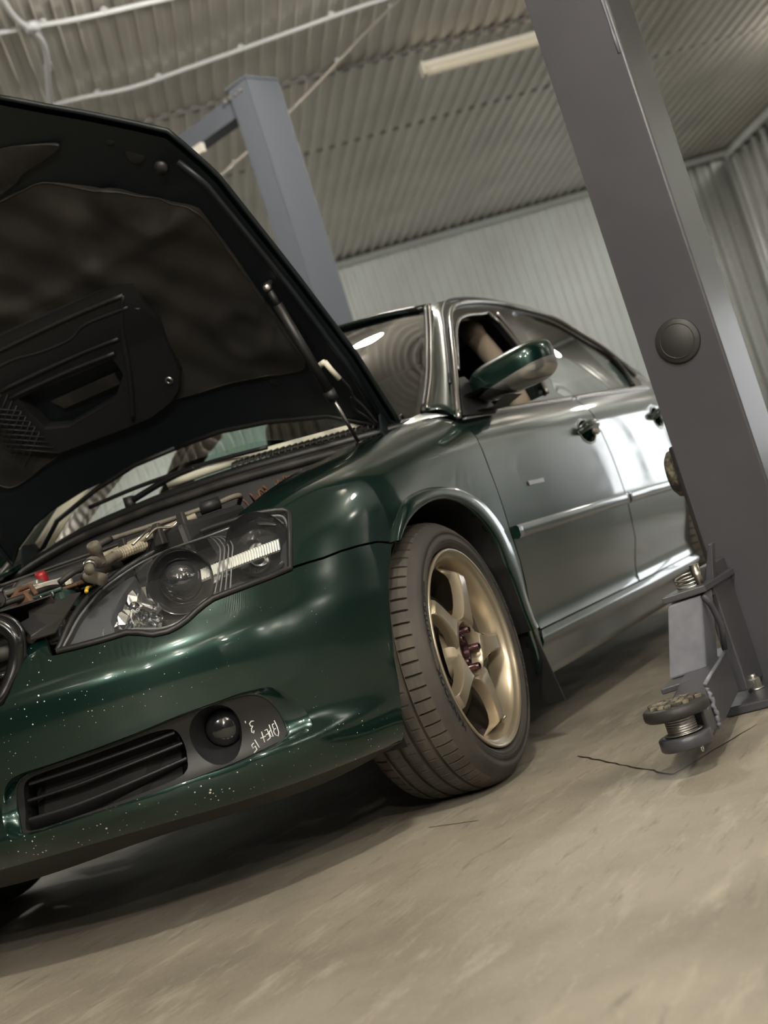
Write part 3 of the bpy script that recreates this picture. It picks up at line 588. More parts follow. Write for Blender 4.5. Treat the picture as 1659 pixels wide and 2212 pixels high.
# white cables and conduits under the ceiling
def cable(name, label, pts, r, m='conduit', clips=0):
    P = spline([room(u, w, CEIL - d) for u, w, d in pts], 8); o = MB().tube(P, r, 8).build(name, m); o['label'] = label; o['category'] = 'cable'; o['group'] = 'cables under the ceiling'
    for k in range(clips):
        p = P[int((k + .5) / clips * (len(P) - 1))]; MB().box(p + Vector((0, 0, r * .8)), (.03, .03, .02 + r)).build('clip', 'conduit', o)
    return o
cable('ceiling_cable', 'short white cable high in the top left corner, nearest the camera', [(7.95, -1.8, .035), (8.15, -.35, .03), (8.2, .1, .045), (8.27, .55, .03), (8.3, 1.4, .04)], .017, clips=4)
cable('ceiling_cable', 'long white cable sagging across the ceiling ribs above the raised bonnet', [(9.5, -.9, .03), (9.4, -.12, .03), (9.42, .35, .045), (9.38, .8, .03), (9.2, 1.5, .045), (9.12, 2.1, .03), (9.0, 3.2, .04)], .016, clips=6)
cable('ceiling_cable', 'white conduit running along the ceiling ribs at the far left, crossing the others', [(6.8, -.30, .04), (7.9, -.22, .04), (8.4, -.10, .05), (9.3, -.18, .04), (10.6, -.25, .04)], .018, clips=4)
cable('ceiling_cable', 'thin beige cable slanting across the ceiling behind the far blue lift column', [(12.0, .85, .03), (11.2, 1.3, .03), (10.4, 1.68, .04), (9.6, 2.05, .03), (9.0, 2.35, .03)], .014, 'galvc', clips=4)
MB().lathe([(0.001, 0), (.045, 0), (.045, .04), (.001, .04)], room(8.15, -.13, CEIL - .07), (0, 0, 1), 12).build('junction_box', 'conduit', bpy.data.objects['ceiling_cable.002'])

# ceiling lamps: open globes, and one shaded disc over the car
WHERE = ['bare globe lamp over the nose of the car', 'bare globe lamp well in front of the car, right row', 'bare globe lamp well in front of the car, middle row', 'bare globe lamp in front of the car beside the right wall',
         'bare globe lamp farthest in front of the car', 'bare globe lamp near the daylit window of the right wall', 'bare globe lamp under the ceiling above the car roof', 'bare globe lamp in the left part of the hall behind the car',
         'unseen globe lamp added to brighten the back wall, near its left end', 'unseen globe lamp added to brighten the far right corner of the hall']
for i, (u, w, pw, globe) in enumerate(LAMPS):
    p = room(u, w, CEIL - (.55 if globe else .32))
    t = root('ceiling_lamp', WHERE[i], 'lamp', p, 'ceiling lamps')
    MB().cyl(p + UP * .125, p + UP * .22, .05, 16).build('socket', 'lampmetal', t); MB().cyl(p + UP * .2, p + UP * .55, .008, 8).build('hanger', 'lampmetal', t)
    gm = mat('lamp_glow', (.8, .8, .8), .5, emis=((1.0, .94, .84), pw / (PI * 4 * PI * .13 ** 2)))
    MB().lathe([(.13 * math.sin(a), -.13 * math.cos(a)) for a in np.linspace(.001, PI - .001, 17)], p, UP, 24).build('globe', gm, t)

# ------------------------------------------------------------------ two-post lift beside the car
PX, PY0, PY1, PD, PH = .40, -1.5255, -1.336, .30, 3.75
t = root('lift_column', 'dark grey steel lift column with round rubber plug, close by the front wheel', 'lift', (.5, -1.42, 0))
# C-section column: rounded folded corners
r = .007; prof = []
for cx, cy, a0 in ((PX + r, PY0 + r, 180), (PX + PD - r, PY0 + r, 270)):
    prof += [(cx + r * math.cos(math.radians(a0 + q)), cy + r * math.sin(math.radians(a0 + q))) for q in range(0, 91, 15)]
prof = [(PX, PY1)] + [(PX + .0, PY0 + r)] + prof + [(PX + PD, PY1)]
th = .008
inn = [(PX + PD - th, PY1), (PX + PD - th, PY0 + th), (PX + th, PY0 + th), (PX + th, PY1)]
b = MB(); n = len(prof)
b.add([(x, y, .02) for x, y in prof] + [(x, y, PH) for x, y in prof], [(i, i + 1, n + i + 1, n + i) for i in range(n - 1)], False)
b.add([(x, y, .02) for x, y in inn] + [(x, y, PH) for x, y in inn], [(i, i + 1, 5 + i, 4 + i) for i in range(3)], False)
for x in (PX, PX + PD - th): b.add([(x, PY1, .02), (x + th, PY1, .02), (x + th, PY1, PH), (x, PY1, PH)], [(0, 1, 2, 3)])
b.build('column', 'lift', t)
MB().tube([(PX - .001, PY0 + .012, z) for z in np.linspace(1.55, 3.7, 60)], [.0035 + .0012 * math.sin(k * 2.1) for k in range(60)], 6).build('weld_seam', 'lift_lt', t)
MB().box((PX + PD / 2, (PY0 + PY1) / 2, PH + .01), (PD + .04, .24, .02)).build('top_plate', 'lift', t, bevel=.003)
b = MB().box((.42, -1.436, .011), (.60, .214, .020)); b.build('base_plate', 'lift', t, bevel=.004)
MB().box((.215, -1.3285, .0125), (.011, .004, .0215)).build('weld_bead', 'rust', t)
def bolt(p, parent):
    p = Vector(p)
    MB().cyl(p, p + UP * .004, .019, 20).build('washer', 'zinc', o := MB().lathe([(.001, .028), (.011, .028), (.0148, .024), (.0148, .004), (.001, .004)], p, UP, 6, False).build('anchor_bolt', 'zinc', parent))
    MB().cyl(p + UP * .026, p + UP * .036, .0075, 12).build('thread', 'zinc', o)
bolt((.292, -1.372, .021), t); bolt((.66, -1.372, .021), t); bolt((.292, -1.505, .021), t)
p = (PX, -1.43, .853)
o = MB().lathe([(.001, .010), (.040, .010), (.042, .0085), (.052, .0085), (.0545, .005), (.0545, -.004)], p, (-1, 0, 0), 40).build('rubber_plug', 'cap', t)
MB().lathe([(.040, .0103), (.0415, .0118), (.043, .0103)], p, (-1, 0, 0), 40).build('plug_rim', 'cap', o)
# carriage and its black bump stop
MB().box((.55, -1.395, .33), (.22, .16, .58)).build('carriage', 'lift', t, bevel=.006)
o = MB().lathe([(.001, .045), (.045, .045), (.058, .036), (.062, .02), (.062, 0), (.001, 0)], (.52, -1.327, .555), (0, 1, 0), 28).build('bump_stop', 'padrub', t)
MB().cyl((.52, -1.34, .555), (.52, -1.318, .555), .034, 20).build('stop_flange', 'lift', t)
# folded bracket plate, pivot lugs and pivot block
MB().prism([(.215, -1.372, .33), (.215, -1.372, .035), (.215, -1.343, .035), (.215, -1.343, .33)], (.22, 0, 0)).build('carriage_plate', 'lift', t, bevel=.003)
MB().hexa([(.205, -1.343, .262), (.205, -1.368, .262), (.205, -1.400, .375), (.205, -1.390, .375)], [(.235, -1.343, .262), (.235, -1.368, .262), (.235, -1.400, .375), (.235, -1.390, .375)]).build('bracket_tab', 'lift', t, bevel=.002)
MB().prism([(.045, -1.294, .283), (.085, -1.384, .283), (.40, -1.384, .283), (.40, -1.294, .283)], (0, 0, .016)).build('pivot_lug', 'lift', t, bevel=.003)
MB().prism([(-.055, -1.258, .108), (-.02, -1.350, .108), (.40, -1.350, .108), (.40, -1.258, .108)], (0, 0, .014)).build('pivot_lug', 'lift', t, bevel=.003)
MB().hexa([(.045, -1.254, .122), (.078, -1.332, .122), (.20, -1.332, .122), (.20, -1.254, .122)], [(.055, -1.299, .279), (.088, -1.370, .279), (.20, -1.370, .279), (.20, -1.299, .279)]).build('pivot_block', 'lift_lt', t, bevel=.005)
MB().tube([(.09, -1.372, .278), (.11, -1.378, .25), (.14, -1.378, .20), (.15, -1.366, .145)], .007, 8).build('stop_rod', 'lift', t)
o = MB().cyl((.145, -1.360, .290), (.145, -1.360, .345), .0115, 14).build('pivot_pin', 'pinmetal', t)
for k in range(3): MB().tube([(.16 + .03 * math.cos(a), -1.335 + .03 * math.sin(a), .305 + .008 * k + .006 * math.cos(a)) for a in np.linspace(0, 2 * PI, 25)], .0022, 6, caps=False).build('ring', 'zinc', o)
# swing arm with the pad
arm = MB().hexa([(.17, -1.362, .050), (.17, -1.272, .050), (-.335, -1.330, .056), (-.335, -1.424, .056)], [(.17, -1.362, .132), (.17, -1.272, .132), (-.335, -1.330, .106), (-.335, -1.424, .106)])
a = arm.build('swing_arm', 'lift', t, bevel=.006)
MB().hexa([(.165, -1.3635, .046), (.165, -1.3595, .046), (-.30, -1.4175, .050), (-.30, -1.4215, .050)], [(.165, -1.3635, .137), (.165, -1.3595, .137), (-.30, -1.4175, .141), (-.30, -1.4215, .141)]).build('cheek_plate', 'lift', a, bevel=.002)
MB().tube([(.165, -1.361, .138), (.0, -1.382, .139), (-.15, -1.400, .140), (-.30, -1.420, .141)], .004, 6).build('weld_seam', 'lift_lt', a)
rw_ = random.Random(5); P = [Vector((-.305, -1.424, .058 + .0045 * k)) + Vector((rw_.uniform(-.002, .002), rw_.uniform(-.003, .002), 0)) for k in range(18)]
MB().tube(P, [.0045 + .0012 * math.sin(k * 2.3) for k in range(18)], 6).build('weld_bead', 'lift_lt', a)
pc = Vector((-.405, -1.382, 0))
o = MB().lathe([(.001, .052), (.047, .052), (.050, .055), (.050, .074), (.047, .077), (.028, .077), (.028, .060), (.001, .060)], pc, UP, 36).build('pad_socket', 'lift', a)
for q in (-1, 1): MB().box(pc + Vector((.045, .036 * q, .087)), (.03, .008, .062)).build('socket_cheek', 'lift', a, bevel=.002)
MB().tube([pc + Vector((-.02 + .006 * math.cos(x), -.03, .046 + .006 * math.sin(x))) for x in np.linspace(0, 2 * PI, 16)], .0013, 6, caps=False).build('split_pin', 'zinc', a)
thr = []; 
for k in range(9): thr += [(.0285, .075 + .0044 * k), (.0285, .0765 + .0044 * k), (.0245, .078 + .0044 * k)]
MB().lathe([(.001, .07)] + thr + [(.001, .114)], pc, UP, 28).build('pad_screw', 'steel', a)
MB().lathe([(.030, .0785), (.036, .0785), (.036, .081), (.030, .081)], pc, UP, 28, closed=True).build('screw_washer', 'zinc', a)
o = MB().lathe([(.001, .112), (.058, .112), (.0625, .116), (.0635, .122), (.0625, .131), (.058, .135), (.001, .135)], pc, UP, 44).build('lift_pad', 'cap', a)
b = MB()
for i in range(-3, 4):
    for j in range(-3, 4):
        c = Vector((i * .0155 + (j % 2) * .006, j * .0155, 0))
        if c.length < .047: b.box(pc + c + Vector((0, 0, .1375)), (.0125, .0125, .007), Matrix.Rotation(random.uniform(-.15, .15), 3, 'Z'))
b.build('pad_studs', 'padrub', a, bevel=.0015, kind='stuff')

# ------------------------------------------------------------------ far blue lift column with its overhead beam
fx = Vector((4.646, 1.45, 0)); bd = Vector((math.cos(math.radians(73)), math.sin(math.radians(73)), 0)); bn = Vector((-bd.y, bd.x, 0))
t2 = root('overhead_lift', 'blue grey overhead lift column and beam behind the raised bonnet', 'lift', fx)
def fb(a, n_, z): return fx + bd * a + bn * (-n_) + UP * z
HT = 3.70
prof = [(0, .006), (.006, 0), (.24, 0), (.24, -.008), (.008, -.008)]
W, DN = .17, .27
b = MB(); b.hexa([fb(0, 0, 0), fb(0, DN, 0), fb(.012, DN, 0), fb(.012, 0, 0)], [fb(0, 0, HT), fb(0, DN, HT), fb(.012, DN, HT), fb(.012, 0, HT)])
b.hexa([fb(0, 0, 0), fb(W, 0, 0), fb(W, .012, 0), fb(0, .012, 0)], [fb(0, 0, HT), fb(W, 0, HT), fb(W, .012, HT), fb(0, .012, HT)])
b.hexa([fb(0, DN - .012, 0), fb(W, DN - .012, 0), fb(W, DN, 0), fb(0, DN, 0)], [fb(0, DN - .012, HT), fb(W, DN - .012, HT), fb(W, DN, HT), fb(0, DN, HT)])
b.build('column', 'lift_blue', t2, bevel=.006)
far = MB()
for a0, a1, n0, n1 in ((0, .012, 0, .27), (0, .17, 0, .012), (0, .17, .258, .27)):
    q = [(4.57 - a1, n0), (4.57 - a0, n0), (4.57 - a0, n1), (4.57 - a1, n1)]; far.hexa([fb(a, n_, 0) for a, n_ in q], [fb(a, n_, HT) for a, n_ in q])
far.build('column', 'lift_blue', t2, bevel=.006)
MB().hexa([fb(-.01, -.01, HT), fb(.19, -.01, HT), fb(.19, .28, HT), fb(-.01, .28, HT)], [fb(-.01, -.01, HT + .015), fb(.19, -.01, HT + .015), fb(.19, .28, HT + .015), fb(-.01, .28, HT + .015)]).build('top_plate', 'lift_blue', t2)
MB().hexa([fb(.16, .03, HT - .16), fb(4.42, .03, HT - .16), fb(4.42, .16, HT - .16), fb(.16, .16, HT - .16)], [fb(.16, .03, HT - .03), fb(4.42, .03, HT - .03), fb(4.42, .16, HT - .03), fb(.16, .16, HT - .03)]).build('overhead_beam', 'lift_blue', t2, bevel=.004)
MB().hexa([fb(.55, .02, HT - .22), fb(1.1, .02, HT - .22), fb(1.1, .05, HT - .22), fb(.55, .05, HT - .22)], [fb(.55, .02, HT - .16), fb(1.1, .02, HT - .16), fb(1.1, .05, HT - .16), fb(.55, .05, HT - .16)]).build('limit_bar', 'batten', t2)
for k in range(4): MB().cyl(fb(.06 + .05 * k, -.012, HT - .05), fb(.06 + .05 * k, .0, HT - .05), .012, 8).build('bolt', 'zinc', t2)
MB().hexa([fb(-.12, -.1, 0), fb(.5, -.1, 0), fb(.5, .30, 0), fb(-.12, .30, 0)], [fb(-.12, -.1, .02), fb(.5, -.1, .02), fb(.5, .30, .02), fb(-.12, .30, .02)]).build('base_plate', 'lift_blue', t2)
# ------------------------------------------------------------------ the car
car = root('car', 'dark green four-door car with raised bonnet and bronze wheels', 'car', (1.35, 0, 0))
def gapin(p, d): return shrink(p, d)
G2 = .0022     # half of a panel gap

# --- front bumper (both halves in one moulding)
bump = [(0, .20)] + [(x, .20) for x in np.linspace(.1, 1.05, 12)] + [(1.122, .1966)] + DATA['bre'][::-1][1:] + [(1.2706, .5863)] \
    + [(u, v - G2) for u, v in DATA['gap'][::-1][1:]] + [(u, v - G2 * 2) for u, v in DATA['hl_low'][::-1]] + [(.412, .571), (.40, .60), (.392, .617)] + DATA['grille_edge'] + [(.24, .500), (.12, .497), (0, .496)]
fog_rim = smooth_poly(DATA['fog_rim'], 3)
bump_part = panel('front_bumper', netF, bump, 'paint_chip', car, holes=[fog_rim], step=.024, flange=.014, mirror=True, seam=True)
# fog-lamp recess: painted slope from the rim down to the black insert
DEP = .022
netFi = offset(netF, DEP)
bez = smooth_poly(DATA['fog_bez'], 4)
def resample(p, n):
    P = np.array(list(p) + [p[0]], float); L = np.concatenate([[0], np.cumsum(np.linalg.norm(np.diff(P, axis=0), axis=1))]); q = np.linspace(0, L[-1], n, endpoint=False)
    return np.stack([np.interp(q, L, P[:, 0]), np.interp(q, L, P[:, 1])], 1)
def match(a, b, n=120):
    A = resample(a, n); B = resample(b, n * 4); ca, cb = A.mean(0), B.mean(0); out = []
    # pair by angle around a stretched centre
    ta = np.unwrap(np.arctan2((A[:, 1] - ca[1]) * 5, A[:, 0] - ca[0])); tb = np.arctan2((B[:, 1] - ca[1]) * 5, B[:, 0] - ca[0])
    for q in range(n):
        d = np.abs((tb - ta[q] + PI) % (2 * PI) - PI); out.append(B[d.argmin()])
    return A, np.array(out)
A, B = match(fog_rim, bez)
r0 = on(netF, A); r3 = on(netFi, B); r1 = r0 * .85 + r3 * .15; 
n0 = normals(netF, A[:, 0], A[:, 1]); r1 = r0 + (r3 - r0) * .30 + n0 * .002; r2 = r0 + (r3 - r0) * .8 - n0 * .004
rw = [[tuple(p) for p in np.concatenate([r, r[:1]])] for r in (r0, r1, r2, r3)]
MB().grid(rw).mirror_y().build('fog_recess', 'paint_chip', bump_part)
# black insert with three slats, lamp and chalk scribble
slat_open = smooth_poly(DATA['slat_open'], 3)
fc = (.690, .3395); FRu, FRv = .053, .048
fog_hole = [(fc[0] + FRu * math.cos(a), fc[1] + FRv * math.sin(a)) for a in np.linspace(0, 2 * PI, 36, endpoint=False)]
insert = panel('fog_insert', netFi, gapin(bez, .001), 'plastic', car, holes=[slat_open, fog_hole], step=.02, flange=.02, mirror=True)
def insert_mesh(name, b, m, **k): return b.mirror_y().build(name, m, insert, **k)
# cavity behind the slats
so = on(offset(netF, DEP + .002), resample(slat_open, 60)); si = on(offset(netF, DEP + .05), resample(slat_open, 60))
b = MB().grid([[tuple(p) for p in np.concatenate([r, r[:1]])] for r in (so, si)]); b.add([tuple(p) for p in si], [tuple(range(60))]); insert_mesh('slat_cavity', b, 'void')
for k in ('slat1', 'slat2', 'slat3'):
    c = np.array(smooth_poly(DATA[k], 6, False)); rows = []
    for dv, d in ((.0022, .006), (.0030, -.001), (.0012, -.005), (-.0018, -.003), (-.0030, .03)):
        q = c + np.array([0, dv]); rows.append([tuple(p) for p in on(offset(netF, DEP + d), q)])
    insert_mesh('slat', MB().grid(rows), 'plastic')
# fog lamp tube and lens
F2 = offset(netF, DEP)
pc = on(F2, [fc])[0]; ax = normals(netF, np.array([fc[0]]), np.array([fc[1]]))[0]; ax = Vector((-.86, -.50, .05)).normalized()
pin = Vector(pc) - ax * .040 + Vector((.006, -.013, .002))
n = 36; top = on(F2, fog_hole)
low = [Vector(pin) + (ax.cross(UP).normalized() * -1) * .037 * math.cos(a) + ax.cross(UP).normalized().cross(ax) * .037 * math.sin(a) for a in np.linspace(0, 2 * PI, n, endpoint=False)]
# align ring starting angle
s0 = min(range(n), key=lambda k: sum((Vector(top[i]) - low[(i + k) % n]).length for i in range(0, n, 6)))
low = [low[(i + s0) % n] for i in range(n)]
b = MB().grid([[tuple(p) for p in list(top) + [top[0]]], [tuple(p) for p in low + [low[0]]]]); insert_mesh('fog_tube', b, 'plastic')
insert_mesh('fog_lamp', MB().lathe([(.036, 0), (.0345, .003), (.033, .008), (.028, .013), (.016, .017), (.001, .018)], pin, ax, 32), 'fog')
for i in range(12):
    P = on(F2, DATA['txt%d' % i], .0008); MB().tube([tuple(p) for p in P], .0011, 6).build('scribble', 'chalk', insert)
# under-tray behind the lip
b = MB(); us = np.linspace(0, 1.12, 26); P0 = on(netF, [(u, .200) for u in us]); rows = [[tuple(p) for p in P0]]
rows.append([(p[0] * .93 - .005, p[1] * .95, .185 - .012 * (math.sin(u * 9) * .5 + .5)) for p, u in zip(P0, us)]); rows.append([(p[0] * .8 + .0, p[1] * .9, .20) for p in P0]); rows.append([(-.42, p[1] * .82, .23) for p in P0])
b.grid(rows).mirror_y().build('splash_tray', 'plastic', car)
# crash bar hidden behind the grille opening, dark
MB().box((-.70, 0, .45), (.12, 1.05, .16)).build('bumper_beam', 'cabin', car, bevel=.01)

# --- grille: rounded frame with bright edge and bars
gp = [(-.905, -.0, .690), (-.900, -.15, .688), (-.885, -.25, .680), (-.868, -.30, .662), (-.862, -.325, .628), (-.868, -.318, .585), (-.885, -.30, .545), (-.905, -.27, .515), (-.925, -.2, .502), (-.93, 0, .50)]
P = spline(gp, 6); P2 = [(x, -y, z) for x, y, z in P[::-1]]
gr = MB().tube([tuple(p) for p in P] + P2[1:], .0165, 12).build('grille', 'plastic_gl', car)
P = spline([(x + .006, y * 1.045, z + (.012 if z > .6 else -.002)) for x, y, z in gp[:6]], 6)
MB().tube([tuple(p) for p in P], .0055, 8).mirror_y().build('grille_trim', 'plastic_gl', gr)
for z, y0 in ((.645, .30), (.605, .305), (.565, .295)):
    MB().tube(spline([(-.855, -y0, z), (-.90, -.15, z + .004), (-.91, 0, z + .005), (-.90, .15, z + .004), (-.855, y0, z)], 5), .010 if z != .605 else .017, 8).build('grille_bar', 'plastic_gl' if z != .605 else 'dusty', gr)
MB().box((-.845, 0, .595), (.01, .62, .16)).build('grille_mesh', 'cabin', gr)

# --- fenders
ao = DATA['arch_out']; ai = DATA['arch_in']
front_arch = [(1.2706, .588 + G2)] + [(1.288, .592)] + ai + [(1.845, .36), (1.862, .29), (1.868, .20)]
fend = [(u, v + G2) for u, v in DATA['gap']] + front_arch[1:] + [(1.915, .20), (1.925, .262)] + [(1.930, .285), (1.9205, .354), (1.9505, .465), (1.949, .552), (1.9525, .603), (1.9465, .686), (1.9495, .735), (1.9275, .792)] \
    + [(1.918, .83), (1.912, .87), (1.945, .895), (1.945, .9165)] + DATA['fender_top'][1:-1] + [(1.196, .9293), (1.10, .925), (1.04, .91), (.985, .89)] \
    + [(u + .004, v + .004) for u, v in DATA['hl_top'][14:]]
def resample_open(p, n):
    P = np.array(p, float); L = np.concatenate([[0], np.cumsum(np.linalg.norm(np.diff(P, axis=0), axis=1))]); q = np.linspace(0, L[-1], n)
    return np.stack([np.interp(q, L, P[:, 0]), np.interp(q, L, P[:, 1])], 1)
panel('front_fender', netF, fend, 'paint', car, step=.026, flange=.005, mirror=True)
# corner between wing, bonnet and pillar
fe_ = on(netF, [(1.944, .845), (1.944, .87), (1.944, .895), (1.944, .9165)]); pb_ = [(.424, -.822, .868), (.452, -.785, .888), (.490, -.742, .906), (.521, -.70, .921)]
MB().grid([[tuple(p) for p in fe_], [tuple((np.array(p) + np.array(q)) / 2 + np.array([0, 0, .004])) for p, q in zip(fe_, pb_)], pb_]).mirror_y().build('wing_corner', 'paint', car)
ai_s = resample_open(smooth_poly(DATA['arch_in'], 4, False) + [(1.846, .35), (1.862, .285)], 80); ao_s = resample_open(smooth_poly(DATA['arch_out'], 4, False) + [(1.9145, .34), (1.925, .285)], 80)
rows = []
for s_, d_ in ((1.06, -.003), (.96, .003), (.86, .0075), (.7, .010), (.4, .0115), (.1, .0115), (0, .0095), (-.02, .006)): rows.append([tuple(p) for p in on(netF, ai_s * (1 - s_) + ao_s * s_, d_)])
MB().grid(rows).mirror_y().build('arch_flare', 'paint', car)
P_ = on(netF, ai_s * 1.02 - ao_s * .02, .006); MB().grid([[tuple(p) for p in P_], [(p[0], -.74, p[2]) for p in P_], [(p[0], -.60, p[2]) for p in P_]]).mirror_y().build('arch_lining', 'seal', car)
# wheel housing liner
b = MB(); rows = []
for y in (-.80, -.74, -.58): rows.append([(.015 + (.355 if math.cos(a) > 0 else .40) * math.cos(a), y, .305 + .375 * math.sin(a)) for a in np.linspace(-.35, PI + .35, 30)])
b.grid(rows); n0 = len(b.v); b.add([(.03 + .38 * math.cos(a), -.58, .30 + .38 * math.sin(a)) for a in np.linspace(-.35, PI + .35, 30)], [tuple(range(30))]); b.mirror_y().build('wheel_housing', 'seal', car)
# mud flap
b = MB(); b.hexa([(.365, -.86, .33), (.365, -.64, .33), (.40, -.63, .105), (.405, -.875, .095)], [(.371, -.86, .33), (.371, -.64, .33), (.409, -.63, .105), (.411, -.875, .095)])
b.mirror_y().build('mud_flap', 'seal', car, bevel=.002)

# --- doors, sills, rear quarters
fd = [(u + .0035, v) for u, v in DATA['dgap'][::-1]]
fd = [(.494, .2795)] + [(.474, .35), (.464, .466), (.4445, .5575), (.446, .6106), (.443, .7243), (.4495, .8253), (.452, .880), (.46, .902)] + [(x, .9035) for x in np.linspace(.6, 1.45, 5)] \
    + [(1.506, .9035), (1.511, .893), (1.4975, .80), (1.518, .69), (1.531, .548), (1.522, .4145), (1.452, .300), (1.440, .2795)]
hc = (1.355, .789)
def cup(c, ru, rv, dep):
    def f(u, v):
        r = np.hypot((u - c[0]) / ru, (v - c[1]) / rv); s = np.clip(1 - r, 0, 1) * 2.2; s = np.clip(s, 0, 1); return -dep * s * s * (3 - 2 * s)
    return f
door = panel('front_door', netD, fd, 'paint', car, step=.032, flange=.014, mirror=True, disp=cup((hc[0], hc[1] - .006), .085, .04, .024), extra=[(hc[0] + .01 * i, hc[1] + .008 * j) for i in range(-9, 10) for j in range(-6, 6)])
rd = [(1.459, .2795), (1.452 + .012, .300), (1.532, .4145), (1.541, .548), (1.529, .69), (1.508, .80), (1.521, .893), (1.517, .9035)] + [(x, .9035) for x in np.linspace(1.7, 2.45, 4)] + [(2.50, .9035), (2.50, .80), (2.49, .66), (2.455, .56), (2.38, .47), (2.325, .38), (2.30, .30), (2.296, .2795)]
rdoor = panel('rear_door', netD, rd, 'paint', car, step=.032, flange=.014, mirror=True, disp=cup((2.345, .792), .085, .04, .024), extra=[(2.345 + .01 * i, .792 + .008 * j) for i in range(-9, 10) for j in range(-6, 6)])
def handle(c, parent):
    P = on(netD, [(c[0] - .085, c[1] - .005), (c[0] - .06, c[1] + .006), (c[0], c[1] + .012), (c[0] + .06, c[1] + .010), (c[0] + .088, c[1] + .002)])
    off = [.0, .018, .024, .020, .0]; P = [p + np.array([0, -o, 0]) for p, o in zip(P, off)]
    MB().tube(spline([tuple(p) for p in P], 6), [.010 + .005 * math.sin(PI * i / 24) for i in range(25)], 12).mirror_y().build('handle', 'paint', parent)
    q = on(netD, [(c[0] + .07, c[1] - .004)])[0]; MB().lathe([(.001, .022), (.016, .02), (.02, .012), (.02, 0)], q, (0, -1, 0), 20).mirror_y().build('lock_cap', 'chrome', parent)
    strip('handle_rim', netD, [(c[0] + .084 * math.cos(a), c[1] - .006 + .040 * math.sin(a)) for a in np.linspace(0, 2 * PI, 40)], .003, .002, 'trim', parent, mirror=True)
handle(hc, door); handle((2.345, .792), rdoor)
strip('side_moulding', netD, [(.476, .5385), (1.0, .5405), (1.5265, .5435)], .0185, .013, 'paint', door, mirror=True)
strip('side_moulding', netD, [(1.5455, .5437), (1.8, .545), (2.44, .5455)], .0185, .013, 'paint', rdoor, mirror=True)
strip('belt_moulding', netD, [(.50, .903), (1.0, .904), (1.506, .904)], .008, .008, 'trim', door, mirror=True)
strip('belt_moulding', netD, [(1.518, .904), (2.0, .904), (2.60, .904)], .008, .008, 'trim', rdoor, mirror=True)
MB().box(tuple(on(netD, [(.742, .662)], .001)[0]), (.13, .003, .013), Matrix.Rotation(-.01, 3, 'Y')).build('door_bar', 'trim', door, bevel=.001)  # thin satin bar lying on the front door
sill = [(.455, .150), (.44, .20), (.46, .262), (.495, .2755)] + [(x, .2755) for x in np.linspace(.7, 2.2, 6)] + [(2.30, .2755), (2.30, .20), (2.28, .150)]
panel('sill_skirt', netD, sill, 'paint', car, step=.03, flange=.03, mirror=True, extra=[(x, v) for x in np.arange(.5, 2.27, .03) for v in (.25, .256, .262, .267, .272)])
quart = [(2.507, .9035), (2.507, .80), (2.497, .66), (2.463, .56), (2.388, .47), (2.335, .40), (2.37, .52), (2.45, .62), (2.56, .675), (2.67, .69), (2.78, .675), (2.89, .62), (2.97, .52), (3.01, .40), (3.03, .25), (3.5, .25), (3.58, .5), (3.58, .9), (3.4, .905), (2.9, .905)]
panel('rear_quarter', netD, quart, 'paint', car, step=.045, flange=.02, mirror=True)
# body underside and inner shell, so that no light leaks through
MB().box((1.40, 0, .235), (2.3, 1.50, .06)).build('floor_pan', 'cabin', car)
MB().box((-.28, 0, .225), (.98, 1.10, .02)).build('engine_tray', 'cabin', car)
MB().box((2.9, 0, .26), (1.2, 1.2, .03)).build('rear_tray', 'cabin', car)
MB().box((.36, 0, .55), (.02, 1.56, .62)).build('firewall', 'cabin', car)
MB().add([(.46, -.83, .25), (2.30, -.83, .25), (2.30, -.80, .88), (.46, -.80, .86)], [(0, 1, 2, 3)]).mirror_y().build('door_lining', 'cabin', car)
MB().box((3.05, 0, .50), (1.0, 1.40, .5)).build('boot_shell', 'cabin', car)
# ------------------------------------------------------------------ cabin
fr = [list(p) for p in DATA['frame']]; fr[11] = [2.12, 1.3135]
fr = [tuple(p) for p in fr]
frame = smooth_poly(fr, 4, False)
# A-pillar strip between windscreen edge and door frame
WE = spline([(.519, -.70, .918), (.659, -.68, 1.007), (.787, -.655, 1.093), (.936, -.62, 1.187), (1.078, -.585, 1.285)], 5)
FE = [on(netG, [p])[0] for p in smooth_poly([(.421, .863), (.604, .986), (.785, 1.10), (.9995, 1.2146), (1.2275, 1.2868)], 5, False)]
rows = []
for s_ in np.linspace(0, 1, 7):
    rows.append([tuple(np.array(a) * (1 - s_) + np.array(c) * s_ + np.array([-.012, -.014, .010]) * math.sin(PI * s_) * 1.2) for a, c in zip(WE, FE)])
MB().grid(rows).mirror_y().build('windscreen_pillar', 'paint', car, solid=.004)
# roof skin
def rail(x): return np.interp(x, [1.05, 1.2275, 1.4, 1.57, 1.9, 2.15, 2.30], [1.280, 1.292, 1.316, 1.330, 1.333, 1.320, 1.298])
def raily(x): return np.interp(x, [1.05, 1.23, 1.57, 1.9, 2.3], [.585, .612, .586, .580, .596])
rows = []
for x in np.linspace(1.078, 2.30, 22):
    row = []
    for t_ in np.linspace(-1, 1, 25):
        y = raily(x) * t_; bow = .10 * (1 - t_ * t_) ** 1 * max(0, 1 - (x - 1.078) / .25); fade = max(0, 1 - (x - 1.078) / .22)
        row.append((x - .055 * (1 - t_ ** 2) * fade, y, rail(x) + .058 * (1 - abs(t_) ** 2.6)))
    rows.append(row)
MB().grid(rows).build('roof', 'paint', car, solid=.006)
